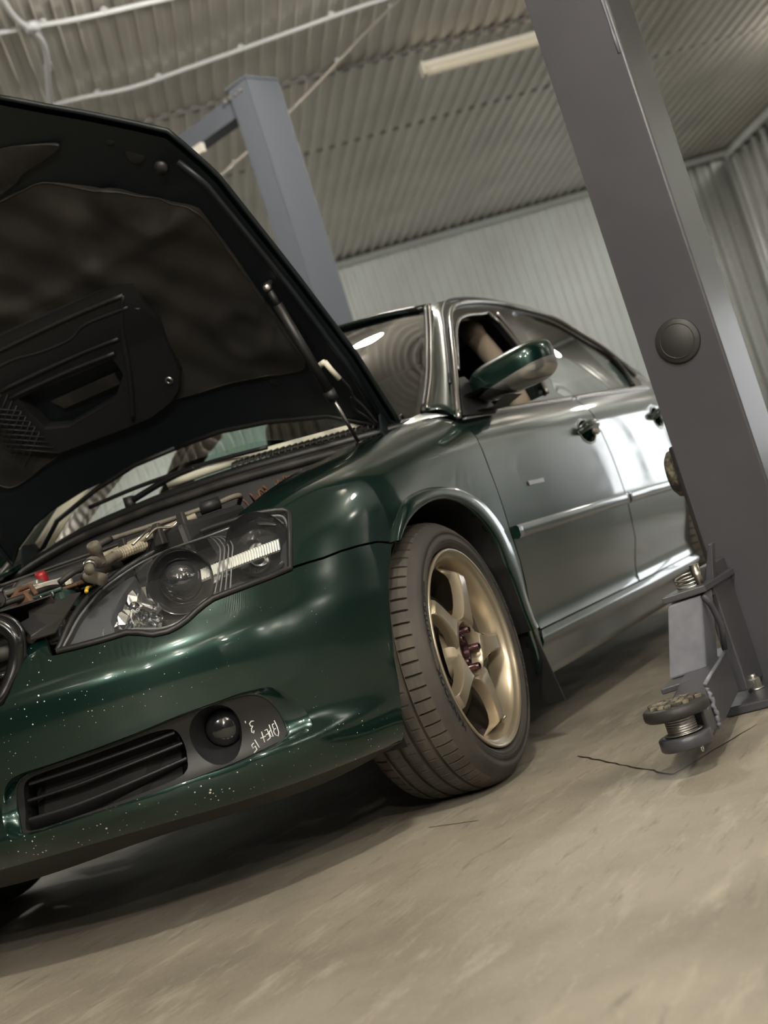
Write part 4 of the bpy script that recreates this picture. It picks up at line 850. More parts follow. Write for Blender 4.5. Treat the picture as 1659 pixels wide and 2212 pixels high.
# cant rail and C-pillar outside the door opening
top = [(x, 0) for x in ()]
up = [(.999, 1.2166), (1.1082, 1.2579), (1.2275, 1.289), (1.3976, 1.3131), (1.5695, 1.3281), (1.7694, 1.3333), (1.8918, 1.3275), (2.12, 1.3155), (2.2942, 1.2953), (2.4011, 1.2472), (2.4917, 1.2039), (2.6173, 1.1627), (2.6842, 1.1152), (2.736, 1.0698), (2.79, 1.02), (2.80, .93)]
out = [(1.0, 1.2240), (1.1082, 1.272), (1.2275, 1.304), (1.3976, 1.331), (1.57, 1.346), (1.77, 1.352), (1.89, 1.349), (2.12, 1.338), (2.30, 1.316), (2.43, 1.268), (2.532, 1.222), (2.66, 1.176), (2.80, 1.115), (2.958, 1.064), (3.12, .98), (3.16, .93)]
panel('side_frame', netG, up + out[::-1], 'paint', car, step=.03, flange=.02, mirror=True)
# black door surround with the two window openings
fw = smooth_poly(DATA['fwin'], 3); rwn = smooth_poly(DATA['rwin'], 3)
sur = [(.421, .866)] + frame[1:] + [(2.785, .985), (2.72, .955), (2.2, .925), (1.5, .905), (1.25, .897), (.47, .866)]
panel('door_surround', netG, [(.45, .872)] + [p for p in shrink(frame, -.004)[2:]] + [(2.78, .95), (2.2, .925), (1.5, .905), (1.0, .888), (.6, .872)], 'plastic_gl', car, holes=[fw, rwn], step=.03, flange=.02, mirror=True)
b = MB().tube([tuple(p) for p in on(netG, frame, .006)], .0075, 8).mirror_y(); b.build('weather_strip', 'trim', car)
b = MB().tube([tuple(p) for p in on(netG, shrink(frame, -.022)[3:-3], .004)], .005, 8).mirror_y(); b.build('drip_strip', 'seal', car)
fo = fw[0:0] + smooth_poly(DATA['fwin'], 3)
MB().tube([tuple(p) for p in on(netG, [p for p in fo if p[1] > 1.0 and p[0] < 1.47], .003)], .0055, 8).mirror_y().build('window_seal', 'trim', car)
MB().tube([tuple(p) for p in on(netG, smooth_poly([(1.285, .93), (1.345, 1.03), (1.43, 1.14), (1.475, 1.2), (1.53, 1.262)], 4, False), .006)], .006, 8).mirror_y().build('pillar_strip', 'trim', car)
panel('rear_door_glass', offset(netG, .006), shrink(rwn, -.006), 'side', rdoor, step=.06, flange=0)
panel('rear_door_glass', offset(lambda u, v: netG(u, v) * np.array([1, -1, 1]), 0), shrink(rwn, -.006), 'side', rdoor, step=.06, flange=0)
MB().tube([tuple(p) for p in on(netG, smooth_poly([(2.61, 1.10), (2.585, 1.03), (2.53, .965)], 4, False), .004)], .011, 8).mirror_y().build('quarter_bar', 'plastic_gl', rdoor)
# windscreen: bowed sheet between cowl and header
BOT = spline([(.519, -.70, .918), (.42, -.50, .926), (.335, -.25, .940), (.31, 0, .945)], 4); BOT = BOT + [np.array([p[0], -p[1], p[2]]) for p in BOT[-2::-1]]
TOP = spline([(1.078, -.585, 1.285), (1.075, -.43, 1.312), (1.045, -.22, 1.330), (1.03, 0, 1.336)], 4); TOP = TOP + [np.array([p[0], -p[1], p[2]]) for p in TOP[-2::-1]]
rows = []
for s_ in np.linspace(0, 1, 14):
    rows.append([tuple(a * (1 - s_) + c * s_ + np.array([-.03, 0, .035]) * math.sin(PI * s_) * (1 - abs(k / 12 - 1) ** 4)) for k, (a, c) in enumerate(zip(BOT, TOP))])
ws = MB().grid(rows).build('windscreen', 'wind', car)
def edge_strip(name, P, r, m): MB().tube([tuple(p) for p in P], r, 8).build(name, m, car)
edge_strip('windscreen_seal', [tuple(np.array(p) + [-.004, 0, .004]) for p in WE] , .010, 'seal'); edge_strip('windscreen_seal', [(p[0] - .004, -p[1], p[2] + .004) for p in WE], .010, 'seal')
edge_strip('windscreen_trim', [tuple(np.array(p) + [-.001, -.012, .010]) for p in WE], .0045, 'trim'); edge_strip('windscreen_trim', [(p[0] - .001, -p[1] + .012, p[2] + .010) for p in WE], .0045, 'trim')
edge_strip('windscreen_header', [tuple(p + np.array([-.002, 0, .004])) for p in TOP], .011, 'plastic_gl')
edge_strip('windscreen_base', [tuple(p + np.array([-.010, 0, .012])) for p in BOT[2:13]], .012, 'lining')
# rear screen, boot lid, tail
rows = []
for s_ in np.linspace(0, 1, 8):
    row = []
    for t_ in np.linspace(-1, 1, 15):
        x = 2.30 + .72 * s_; y = t_ * (.596 - .05 * s_ + .06 * s_ * s_); row.append((x, y, 1.298 + .058 * (1 - abs(t_) ** 2.6) - .31 * s_ + .03 * math.sin(PI * s_)))
    rows.append(row)
MB().grid(rows).build('rear_screen', 'side', car)
rows = [[(x, t_ * w_, z + .03 * (1 - t_ * t_)) for t_ in np.linspace(-1, 1, 13)] for x, w_, z in ((3.0, .66, 1.0), (3.15, .69, .985), (3.4, .68, .975), (3.58, .62, .955), (3.62, .62, .88), (3.65, .66, .6), (3.64, .68, .3))]
MB().grid(rows).build('boot_lid', 'paint', car)

# --- cowl: vented black panel under the windscreen, seal and wipers
CF = spline([(.49, -.70, .905), (.36, -.50, .912), (.27, -.25, .924), (.245, 0, .928)], 4); CF = CF + [np.array([p[0], -p[1], p[2]]) for p in CF[-2::-1]]
BB = [p + np.array([-.004, 0, -.002]) for p in BOT]
cow = MB().grid([[tuple(p + np.array([0, 0, -.03])) for p in CF], [tuple(p) for p in CF], [tuple(a * .93 + c * .07 + np.array([0, 0, .004])) for a, c in zip(CF, BB)], [tuple(a * .5 + c * .5 + np.array([0, 0, .003])) for a, c in zip(CF, BB)], [tuple(p) for p in BB]]).build('cowl_panel', 'dusty', car)
k = 0
for q in np.linspace(1.0, 8.4, 30):
    i = int(q); f = q - i; a = CF[i] * (1 - f) + CF[i + 1] * f; c = BB[i] * (1 - f) + BB[i + 1] * f
    MB().tube([tuple(a * .93 + c * .07 + np.array([0, 0, .005])), tuple(a * .75 + c * .25 + np.array([0, 0, .016])), tuple(a * .3 + c * .7 + np.array([0, 0, .016])), tuple(a * .1 + c * .9 + np.array([0, 0, .006]))], .0035, 6).build('vent_rib', 'plastic', cow)
MB().tube([tuple(p + np.array([-.016, 0, -.010])) for p in CF], .014, 10).build('bonnet_seal', 'seal', car)
MB().tube([tuple(p + np.array([-.075, 0, -.035])) for p in CF], .012, 10).build('bulkhead_edge', 'dusty', car)
MB().grid([[tuple(p + np.array([-.016, 0, -.012])) for p in CF], [tuple(p + np.array([-.075, 0, -.035])) for p in CF], [tuple(p + np.array([-.08, 0, -.2])) for p in CF]]).build('bulkhead', 'cabin', car)
wp = MB().tube(spline([(.30, -.33, .955), (.30, -.15, .972), (.33, .1, .985), (.36, .32, .985)], 6), .006, 8).build('wiper', 'plastic', car)
MB().tube(spline([(.27, .12, .945), (.29, .0, .968), (.31, -.1, .975)], 6), .009, 8).build('wiper_arm', 'plastic_gl', wp)
MB().cyl((.27, .12, .925), (.27, .12, .96), .016, 12).build('wiper_pivot', 'plastic', wp)

# --- door mirror
mx, my = .665, -.912
NR, NK = 24, 56; pts_ = []
for i in range(NR + 1):
    a = PI * i / NR; sc = math.sin(a / 2) ** .42
    for k in range(NK):
        q = 2 * PI * k / NK; cy = math.copysign(abs(math.cos(q)) ** .50, math.cos(q)); cz = math.copysign(abs(math.sin(q)) ** .60, math.sin(q))
        yy = cy * .126 * sc; zz = cz * .056 * sc * (1 - .18 * cy * (cz > 0)); pts_.append((mx - .055 + .105 * (i / NR) ** 1.5, my + yy, .961 + zz - .05 * yy))
shell = [(i * NK + k, i * NK + (k + 1) % NK, (i + 1) * NK + (k + 1) % NK, (i + 1) * NK + k) for i in range(NR) for k in range(NK)]
def cut(outer):
    me = bpy.data.meshes.new('cut'); me.from_pydata(pts_, [], shell); bm = bmesh.new(); bm.from_mesh(me)
    bmesh.ops.bisect_plane(bm, geom=bm.verts[:] + bm.edges[:] + bm.faces[:], plane_co=(mx, my, .9405), plane_no=(0, .20, 1), clear_inner=not outer, clear_outer=outer); bm.to_mesh(me); bm.free()
    b = MB().add([tuple(v.co) for v in me.vertices], [tuple(p.vertices) for p in me.polygons], True); bpy.data.meshes.remove(me); return b
mir = cut(False).mirror_y().build('mirror', 'paint', car)
cut(True).mirror_y().build('repeater', 'clearlamp', mir)
MB().add([(mx + .05, my + .126 * math.copysign(abs(math.cos(q)) ** .50, math.cos(q)) * .97, .961 + .054 * math.copysign(abs(math.sin(q)) ** .60, math.sin(q)) - .006 * math.cos(q)) for q in np.linspace(0, 2 * PI, 28, endpoint=False)], [tuple(range(28))]).mirror_y().build('mirror_glass', 'chrome', mir)
MB().grid([[(.60, -.905, .912), (.74, -.905, .912)], [(.57, -.86, .935), (.76, -.86, .935)], [(.55, -.81, .93), (.75, -.81, .93)], [(.56, -.80, .885), (.74, -.80, .885)], [(.60, -.86, .880), (.72, -.86, .880)], [(.60, -.905, .900), (.74, -.905, .900)]], False).mirror_y().build('mirror_stalk', 'plastic', mir, bevel=.004)
panel('mirror_sail', netG, [(.455, .868), (.62, .985), (.67, .99), (.70, .95), (.74, .885), (.72, .872)], 'plastic', mir, step=.04, flange=.01, mirror=True, disp=lambda u, v: np.full(len(u), .008))

# --- interior
dash = MB().grid([[(.52, y, .885) for y in np.linspace(-.74, .74, 9)], [(.62, y, .90 + .025 * math.cos(y * 2)) for y in np.linspace(-.74, .74, 9)], [(.80, y, .905 + .03 * math.cos(y * 2)) for y in np.linspace(-.74, .74, 9)], [(.92, y, .84) for y in np.linspace(-.74, .74, 9)], [(.88, y, .45) for y in np.linspace(-.74, .74, 9)]]).build('dashboard', 'dashgrey', car)
wc = Vector((1.06, .36, .83)); wa = Vector((.88, 0, .47)).normalized(); e1 = Vector((0, 1, 0)); e2 = wa.cross(e1)
st = MB().tube([wc + e1 * .185 * math.cos(a) + e2 * .185 * math.sin(a) for a in np.linspace(0, 2 * PI, 40)], .015, 10, caps=False).build('steering_wheel', 'cabin', car)
MB().lathe([(.001, .03), (.06, .02), (.065, -.02), (.03, -.2)], wc, -wa, 16).build('steering_boss', 'cabin', st)
for a in (0, PI, 1.5 * PI): MB().cyl(wc + (e1 * math.cos(a) + e2 * math.sin(a)) * .05, wc + (e1 * math.cos(a) + e2 * math.sin(a)) * .18, .012, 8).build('steering_spoke', 'cabin', st)
def rounded(name, c, size, m, parent, rot=None):
    return MB().box(c, size, rot).build(name, m, parent, bevel=min(size) * .35)
for y in (-.37, .37):
    s_ = rounded('front_seat', (1.45, y, .42), (.52, .50, .18), 'cabin', car); rt = Matrix.Rotation(.28, 3, 'Y')
    rounded('seat_back', (1.72, y, .78), (.14, .48, .66), 'cabin', s_, rt); rounded('headrest', (1.83, y, 1.16), (.10, .26, .17), 'cabin', s_, rt)
rounded('rear_seat', (2.35, 0, .45), (.5, 1.25, .2), 'cabin', car); rounded('rear_seat_back', (2.60, 0, .78), (.16, 1.25, .60), 'cabin', car)
MB().tube(spline([(1.25, -.725, .90), (1.36, -.655, 1.07), (1.46, -.575, 1.20), (1.52, -.54, 1.25)], 4), [.034] * 5 + [.036] * 4 + [.04] * 4, 10).mirror_y().build('pillar_trim', 'beige', car)
MB().tube(spline([(.56, .67, .92), (.80, .64, 1.09), (1.08, .565, 1.27)], 6), .055, 10).build('pillar_lining', 'lining', car)
MB().tube(spline([(.56, -.67, .92), (.80, -.64, 1.09), (1.08, -.565, 1.27)], 6), .014, 8).build('pillar_lining', 'cabin', car)
rows = [[(x, raily(x) * t_ * .97, rail(x) + .04 * (1 - abs(t_) ** 2.6) - .025) for t_ in np.linspace(-1, 1, 11)] for x in np.linspace(1.10, 2.28, 8)]
MB().grid(rows).build('headlining', 'cabin', car)
MB().box((1.16, 0, 1.25), (.03, .22, .06)).build('interior_mirror', 'cabin', car, bevel=.012)
rows = [[(.95 + .2 * i, -.775, .84) for i in range(8)], [(.95 + .2 * i, -.80, .895) for i in range(8)]]
MB().grid(rows).mirror_y().build('door_card_top', 'beige', car)
# ------------------------------------------------------------------ raised bonnet (built closed, then swung up about its hinges)
HX, HZ, HA = .45, .90, math.radians(59)
def zc(x): return np.interp(x, [-.95, -.85, -.5, -.1, .3, .5], [.69, .735, .83, .905, .955, .97])
def ze(x): return np.interp(x, [-.95, -.85, -.5, -.4, -.2, -.05, .2, .44], [.60, .655, .738, .772, .808, .832, .872, .905])
def hood_shut(x, y, d=0.): return np.stack([x, y, zc(x) - (zc(x) - ze(x)) * np.abs(y / .66) ** 2.4 - d], 1)
def swing(P):
    P = np.asarray(P, float); c, s = math.cos(HA), math.sin(HA); dx = P[:, 0] - HX; dz = P[:, 2] - HZ
    return np.stack([HX + dx * c + dz * s, P[:, 1], HZ - dx * s + dz * c], 1)
def hood_top(x, y): return swing(hood_shut(x, y, 0.))
# under-frame relief: edge channel, centre raised
def hood_under(depth):
    def f(x, y): return swing(hood_shut(x, y, depth))[:, :]
    return f
half = [(.290, 0), (.292, -.13), (.315, -.324), (.357, -.51), (.405, -.596), (.44, -.655), (.2, -.665), (-.05, -.655), (-.2, -.645), (-.37, -.635), (-.477, -.612), (-.522, -.599), (-.566, -.539), (-.613, -.475), (-.646, -.43), (-.698, -.357), (-.765, -.27), (-.79, -.15), (-.80, 0)]
HO = half + [(x, -y) for x, y in half[-2:5:-1]] + [(.20, .678), (.425, .705), (.379, .652), (.334, .56), (.313, .485), (.296, .35), (.293, .2), (.290, .1)]
hood = panel('bonnet', hood_top, HO, 'paint', car, step=.05, flange=.004)
def neg(F): # same sheet seen from below
    return lambda a, b: F(b, a)
LI = [(-.549, -.07), (-.548, -.147), (-.543, -.212), (-.500, -.28), (-.472, -.326), (-.464, -.35), (-.444, -.381), (-.41, -.42), (-.386, -.459), (-.367, -.478), (-.345, -.515), (-.325, -.530), (-.29, -.538), (-.119, -.534), (.031, -.532), (.125, -.535), (.165, -.529), (.187, -.503), (.182, -.44), (.165, -.376), (.15, -.25), (.14, -.1), (.14, 0)]
LI = [(-.545, 0)] + LI; LO = LI + [(x, -y) for x, y in LI[-2:0:-1]]
sw = lambda L: [(y, x) for x, y in L]
def rel(x, y):
    """depth of the pressed inner frame below the skin"""
    ed = np.minimum(np.interp(x, [-.8, -.7], [0, .1]), (.690 - np.abs(y))); s = np.clip(ed / .06, 0, 1)
    return .010 + .014 * s * s * (3 - 2 * s)
frame_in = panel('inner_frame', neg(lambda x, y: swing(hood_shut(x, y, rel(x, y)))), sw([(x * .985 + .003, y * .985) for x, y in HO]), 'inner', hood, holes=[sw(smooth_poly(shrink(LO, .03), 2))], step=.03, flange=.0)
# rolled hem round the edge
P = on(lambda x, y: swing(hood_shut(x, y, .008)), dens(HO, .04)); MB().tube([tuple(p) for p in P] + [tuple(P[0])], .007, 6, caps=False).build('hem', 'inner', hood)
MB().tube([tuple(p) for p in swing(hood_shut(np.array([.40, .2, -.05, -.2, -.37, -.45]), np.array([-.622, -.630, -.622, -.612, -.60, -.575]), .024))], .010, 8).build('edge_rib', 'inner', hood)
# insulation blanket with quilted pressings
DUCT = [(-.228, -.205), (-.217, -.24), (-.149, -.226), (-.093, -.226), (.004, -.195), (.063, -.180), (.105, -.145), (.13, -.10), (.15, -.02), (.15, .1), (.14, .30), (.10, .36), (-.05, .37), (-.2, .33), (-.235, .25), (-.232, .05)]
def quilt(x, y):
    q = .034 + .012 * np.exp(-((np.hypot(x + .30, y + .28) - .12) / .05) ** 2) + .010 * np.exp(-((x + .27 + .10 * np.abs(y)) / .03) ** 2)
    q += .010 * np.exp(-((np.hypot(x + .40, y + .42) - .09) / .03) ** 2) + .012 * np.exp(-((np.hypot(x - .03, y + .42) - .07) / .03) ** 2)
    q += .014 * np.exp(-(np.hypot(x - .10, y + .50) / .06) ** 2) + .006 * np.sin(x * 31 + y * 17) * np.sin(y * 23)
    return q
blk = panel('insulation', neg(lambda x, y: swing(hood_shut(x, y, quilt(x, y)))), sw(smooth_poly(LO, 2)), 'liner', hood, holes=[sw(DUCT)], step=.022, flange=.02)
P = on(lambda x, y: swing(hood_shut(x, y, quilt(x, y) - .001)), smooth_poly(LI, 3, False)); MB().tube([tuple(p) for p in P], .0022, 6).mirror_y().build('blanket_edge', 'dusty', blk)
# intercooler duct under the bonnet
D0 = .052
def hp(L, d): a = np.array(L, float); return [tuple(p) for p in swing(hood_shut(a[:, 0], a[:, 1], d))]
OPEN = [(-.056, .285), (-.047, -.042), (.005, -.037), (.065, .04), (.085, .22), (.06, .285)]
dct = panel('intercooler_duct', neg(lambda x, y: swing(hood_shut(x, y, D0 + .008 * np.sin(np.clip((x + .23) / .17, 0, 1) * PI)))), sw([(x, y) for x, y in shrink(DUCT, -.006)]), 'plastic', hood, holes=[sw(OPEN)], step=.025, flange=.03)
b = MB(); n = len(OPEN); b.grid([hp(OPEN + OPEN[:1], D0), hp(OPEN + OPEN[:1], .012)], False); b.build('duct_mouth', 'plastic', dct)
b = MB(); b.add(hp([(x, y) for x, y in OPEN], .012), [tuple(range(n))]); b.build('duct_roof', 'inner', dct)
b = MB(); b.hexa(hp([(.0, .225), (.0, .0), (.035, .005), (.035, .205)], .022), hp([(.0, .225), (.0, .0), (.035, .005), (.035, .205)], .030)); b.build('duct_vane', 'dusty', dct)
for L in ([(-.20, -.20), (-.205, .0), (-.205, .28)], [(-.165, -.19), (-.170, -.05), (-.150, .02), (-.152, .12), (-.165, .2), (-.165, .30)], [(-.095, -.10), (-.10, .05), (-.10, .32)], [(-.062, -.06), (-.068, .1), (-.070, .30)], [(-.20, -.20), (-.10, -.12), (.02, -.05), (.14, .03)]):
    MB().tube(spline(hp(L, D0 + .004), 6), .006, 6).build('duct_rib', 'plastic', dct)
for x, y in ((-.157, -.215), (.073, -.145), (-.12, .33)):
    c, d_ = hp([(x, y)], D0 + .004)[0], np.array(hp([(x, y)], D0 + .012)[0]) - np.array(hp([(x, y)], D0)[0])
    MB().lathe([(.0045, .0), (.0045, .003), (.010, .003), (.012, 0)], c, d_, 14).build('duct_screw', 'steel', dct)
b = MB()
for i in range(9): b.tube(hp([(-.10 + .02 * i, .30), (-.02 + .02 * i, .42)], D0 + .004), .002, 4); b.tube(hp([(-.10 + .02 * i, .42), (-.02 + .02 * i, .30)], D0 + .004), .002, 4)
b.build('duct_mesh', 'plastic', dct)
# holes, bump stop and latch marks of the pressed frame
for x, y, r in ((-.507, -.485, .022), (-.45, -.52, .012), (-.56, -.45, .010), (-.62, -.30, .024), (-.62, -.12, .02), (.20, -.40, .012), (-.58, -.15, .012)):
    c = hp([(x, y)], .0250)[0]; d_ = np.array(hp([(x, y)], .05)[0]) - np.array(c); MB().lathe([(.001, 0), (r, 0), (r * 1.12, -.002)], c, d_, 20).build('frame_hole', 'seal', hood)
c = hp([(-.454, -.529)], .034)[0]; d_ = np.array(hp([(-.454, -.529)], .05)[0]) - np.array(c); MB().lathe([(.001, .012), (.016, .010), (.018, 0)], c, d_, 20).build('bump_rubber', 'seal', hood)
fp = smooth_poly([(-.66, -.03), (-.665, -.12), (-.66, -.19), (-.64, -.255), (-.615, -.315), (-.600, -.325), (-.590, -.26), (-.585, -.19), (-.570, -.14), (-.568, -.03)], 3)
panel('front_brace', neg(lambda x, y: swing(hood_shut(x, y, .030 + .008 * np.sin(np.clip((x + .66) / .09, 0, 1) * PI)))), sw(fp), 'dusty', hood, step=.02, flange=.008)
for y in (.05, -.42): MB().tube(hp([(.255 + .03 * abs(y), y - .01), (.225 + .03 * abs(y), y - .01)], .012), .007, 6).build('seal_clip', 'plastic', hood)
MB().tube([tuple(p) for p in swing(hood_shut(np.array([.425, .350, .308, .285, .283]), np.array([-.60, -.48, -.3, -.15, 0.]), .022))], .008, 8).mirror_y().build('rear_hem', 'seal', hood)
# washer elbow and hose
e = hp([(.180, -.570), (.172, -.598), (.200, -.600), (.232, -.606)], .062)
el = MB().tube(spline(e[:2], 3), .0075, 10).tube([e[1], e[2], e[3]], .0072, 10).build('washer_elbow', 'white', hood)
MB().tube(spline(hp([(.232, -.606), (.27, -.612), (.30, -.606), (.34, -.615), (.40, -.62)], .055), 6), .004, 6).build('washer_hose', 'seal', hood)
MB().tube(spline(hp([(.30, -.595), (.34, -.585), (.37, -.60), (.41, -.61)], .05), 6), .003, 6).build('washer_hose', 'seal', hood)
# hinge
for s in (-1, 1): MB().hexa([(.37, .625 * s, .885), (.50, .625 * s, .885), (.50, .632 * s, .885), (.37, .632 * s, .885)], [(.40, .625 * s, .955), (.46, .625 * s, .955), (.46, .632 * s, .955), (.40, .632 * s, .955)]).build('hinge', 'inner', hood)
# gas strut: ball joint high on the bonnet, rod down to the inner wing
A_ = np.array(hp([(-.079, -.588)], .062)[0]); Bm = np.array(hp([(.196, -.552)], .085)[0]); lowp = np.array((.245, -.618, .872))
dirv = (lowp - A_) / np.linalg.norm(lowp - A_); L_ = np.linalg.norm(lowp - A_); mid = A_ + dirv * L_ * .655
gs = MB().cyl(A_ + dirv * .05, mid, .0125, 16).build('gas_strut', 'seal', car)
MB().cyl(mid - dirv * .0, mid + dirv * .028, .0165, 16, .0145).build('strut_collar', 'plastic', gs)
MB().cyl(mid, lowp, .0048, 12).build('strut_rod', 'steel', gs)
MB().cyl(A_ + dirv * .012, A_ + dirv * .055, .0085, 12).build('strut_neck', 'plastic', gs)
nrm = np.array(hp([(-.079, -.588)], .08)[0]) - np.array(hp([(-.079, -.588)], .03)[0]); nrm /= np.linalg.norm(nrm)
MB().lathe([(.001, .014), (.008, .012), (.011, .005), (.011, -.005), (.006, -.012), (.006, -.03)], A_, nrm, 16).build('ball_joint', 'zinc', gs)
# ------------------------------------------------------------------ headlamps
HL = DATA['hl_low'] + DATA['hl_top'][::-1][1:-1]
HL = shrink(HL, .002)
hd = panel('headlight', netF, HL, 'lens', car, step=.03, flange=0, mirror=True)
def lamp(name, mb, m, **k): return mb.mirror_y().build(name, m, hd, **k)
P = on(netF, HL, -.001); lamp('lamp_rim', MB().tube([tuple(p) for p in P] + [tuple(P[0])], .0065, 8, caps=False), 'seal')
bd_ = smooth_poly(DATA['hl_bead'], 3); P = on(netF, bd_, -.003); lamp('lamp_bead', MB().tube([tuple(p) for p in P] + [tuple(P[0])], .0028, 6, caps=False), 'bead')
# housing behind the lens: side walls and back
A_ = resample(HL, 90); w0 = on(netF, A_, -.004); w1 = on(netF, np.array(shrink([tuple(p) for p in A_], .006)), -.062)
b = MB().grid([[tuple(p) for p in np.concatenate([r_, r_[:1]])] for r_ in (w0, w1)]); lamp('housing_wall', b, 'lens_grey')
def deep(uvp, d):
    """point behind the lens surface at depth d along the lamp's own axis"""
    p = Vector(on(netF, [uvp])[0]); a = Vector((.90, .42, .06)).normalized(); return p + a * d
panel('housing_back', offset(netF, .055), shrink(HL, .004), 'lens_dark', hd, step=.03, flange=0, mirror=True)
# inner bezel: flat dull grey blade beside the grille
bl = [(.440, .574), (.4559, .600), (.478, .637), (.505, .672), (.534, .706), (.578, .738), (.615, .756), (.63, .742), (.60, .70), (.565, .655), (.545, .61), (.545, .576), (.50, .570)]
panel('inner_bezel', offset(netF, .018), smooth_poly(bl, 2), 'lens_grey', hd, step=.03, flange=.03, mirror=True)
LA = Vector((-.90, -.42, .02)).normalized()
# main-beam reflector: faceted open bowl
cR = deep((.600, .608), .040)
RO_ = [(.5280, .5680), (.5230, .5890), (.5330, .6150), (.5500, .6350), (.5780, .6600), (.6100, .6800), (.6420, .6700), (.6550, .6400), (.6630, .6100), (.6560, .5800), (.6350, .5640), (.6000, .5640)]
rc_ = (.600, .612)
def bowl(u, v):
    r = np.hypot((u - rc_[0]) / .075, (v - rc_[1]) / .065); return -.038 * np.clip(1 - r * r, 0, 1)
for o in [panel('main_reflector', offset(netF, .016), smooth_poly(RO_, 2), 'refl', hd, step=.017, edge=.016, flange=0, mirror=True, disp=bowl)]:
    for q in (o, TWIN[o.name]):
        me = bpy.data.meshes.new('main_reflector'); rq = random.Random(4)
        me.from_pydata([tuple(v.co + Vector((rq.uniform(-.0025, .0025), rq.uniform(-.0025, .0025), rq.uniform(-.0025, .0025)))) for v in q.data.vertices], [], [tuple(p.vertices) for p in q.data.polygons]); me.materials.append(M['refl']); q.data = me
lamp('bulb_shield', MB().lathe([(.001, .018), (.010, .014), (.012, .0), (.012, -.03)], cR, LA, 12), 'chrome')
# dipped-beam: dark bowl with glossy ball lens
cP = deep((.722, .632), .034)
lamp('dipped_bowl', MB().lathe([(.030, -.02), (.048, -.012), (.058, .004), (.062, .020), (.066, .022)], cP, LA, 40), 'lens_dark')
lamp('dipped_lens', MB().lathe([(.040, -.004), (.0395, .009), (.035, .022), (.025, .032), (.012, .037), (.0005, .038)], cP, LA, 36), 'ball')
lamp('dipped_ring', MB().lathe([(.040, -.012), (.045, -.008), (.045, .0), (.042, .003)], cP, LA, 36), 'chrome')
# turn-signal chamber
cT = deep((.905, .655), .050)
lamp('signal_bowl', MB().lathe([(.001, -.024), (.030, -.018), (.055, .0), (.066, .022)], cT, Vector((-.70, -.70, .08)), 40), 'lens_dark')
lamp('signal_reflector', MB().lathe([(.010, -.010), (.016, -.008), (.024, .004)], cT - UP * .018, Vector((-.70, -.70, .05)), 20), 'refl')
# divider arcs
for k in range(4):
    d_ = .010 * k; arc = [(.868 + d_ * .6, .83), (.862 + d_, .77), (.85 + d_, .71), (.828 + d_, .66), (.802 + d_ * 1.1, .62), (.782 + d_ * 1.2, .595)]
    P = on(netF, smooth_poly(arc, 5, False), -.012 - .002 * k); lamp('divider_rib', MB().tube([tuple(p) for p in P], .0017, 6), 'bead')
# clear ribbed strip across the chamber
N_ = 30
b = MB(); rows = [[], [], [], []]
for i in range(N_ * 2 + 1):
    f_ = i / (N_ * 2); u_ = .779 + (.977 - .779) * f_; v0 = .629 + .008 * f_; v1 = .658 + .009 * f_; d_ = -.014 - (.003 if i % 2 else 0)
    for r_, v_ in zip(rows, (v0, v0 + .002, v1 - .002, v1)): r_.append(tuple(on(netF, [(u_ + (v1 - v_) * -.35, v_)], -.021 if v_ in (v0, v1) else d_)[0]))
lamp('indicator_strip', b.grid(rows, False), 'ribbed')
pt = [(.965, .765), (.985, .752), (1.006, .732), (1.008, .700), (.985, .705), (.960, .735)]
panel('indicator_panel', offset(netF, .006), pt, 'trim', hd, step=.03, flange=0, mirror=True)
lamp('lamp_bracket', MB().box(deep((.432, .592), .01) + Vector((.01, .012, .012)), (.02, .03, .025)), 'plastic', bevel=.003)

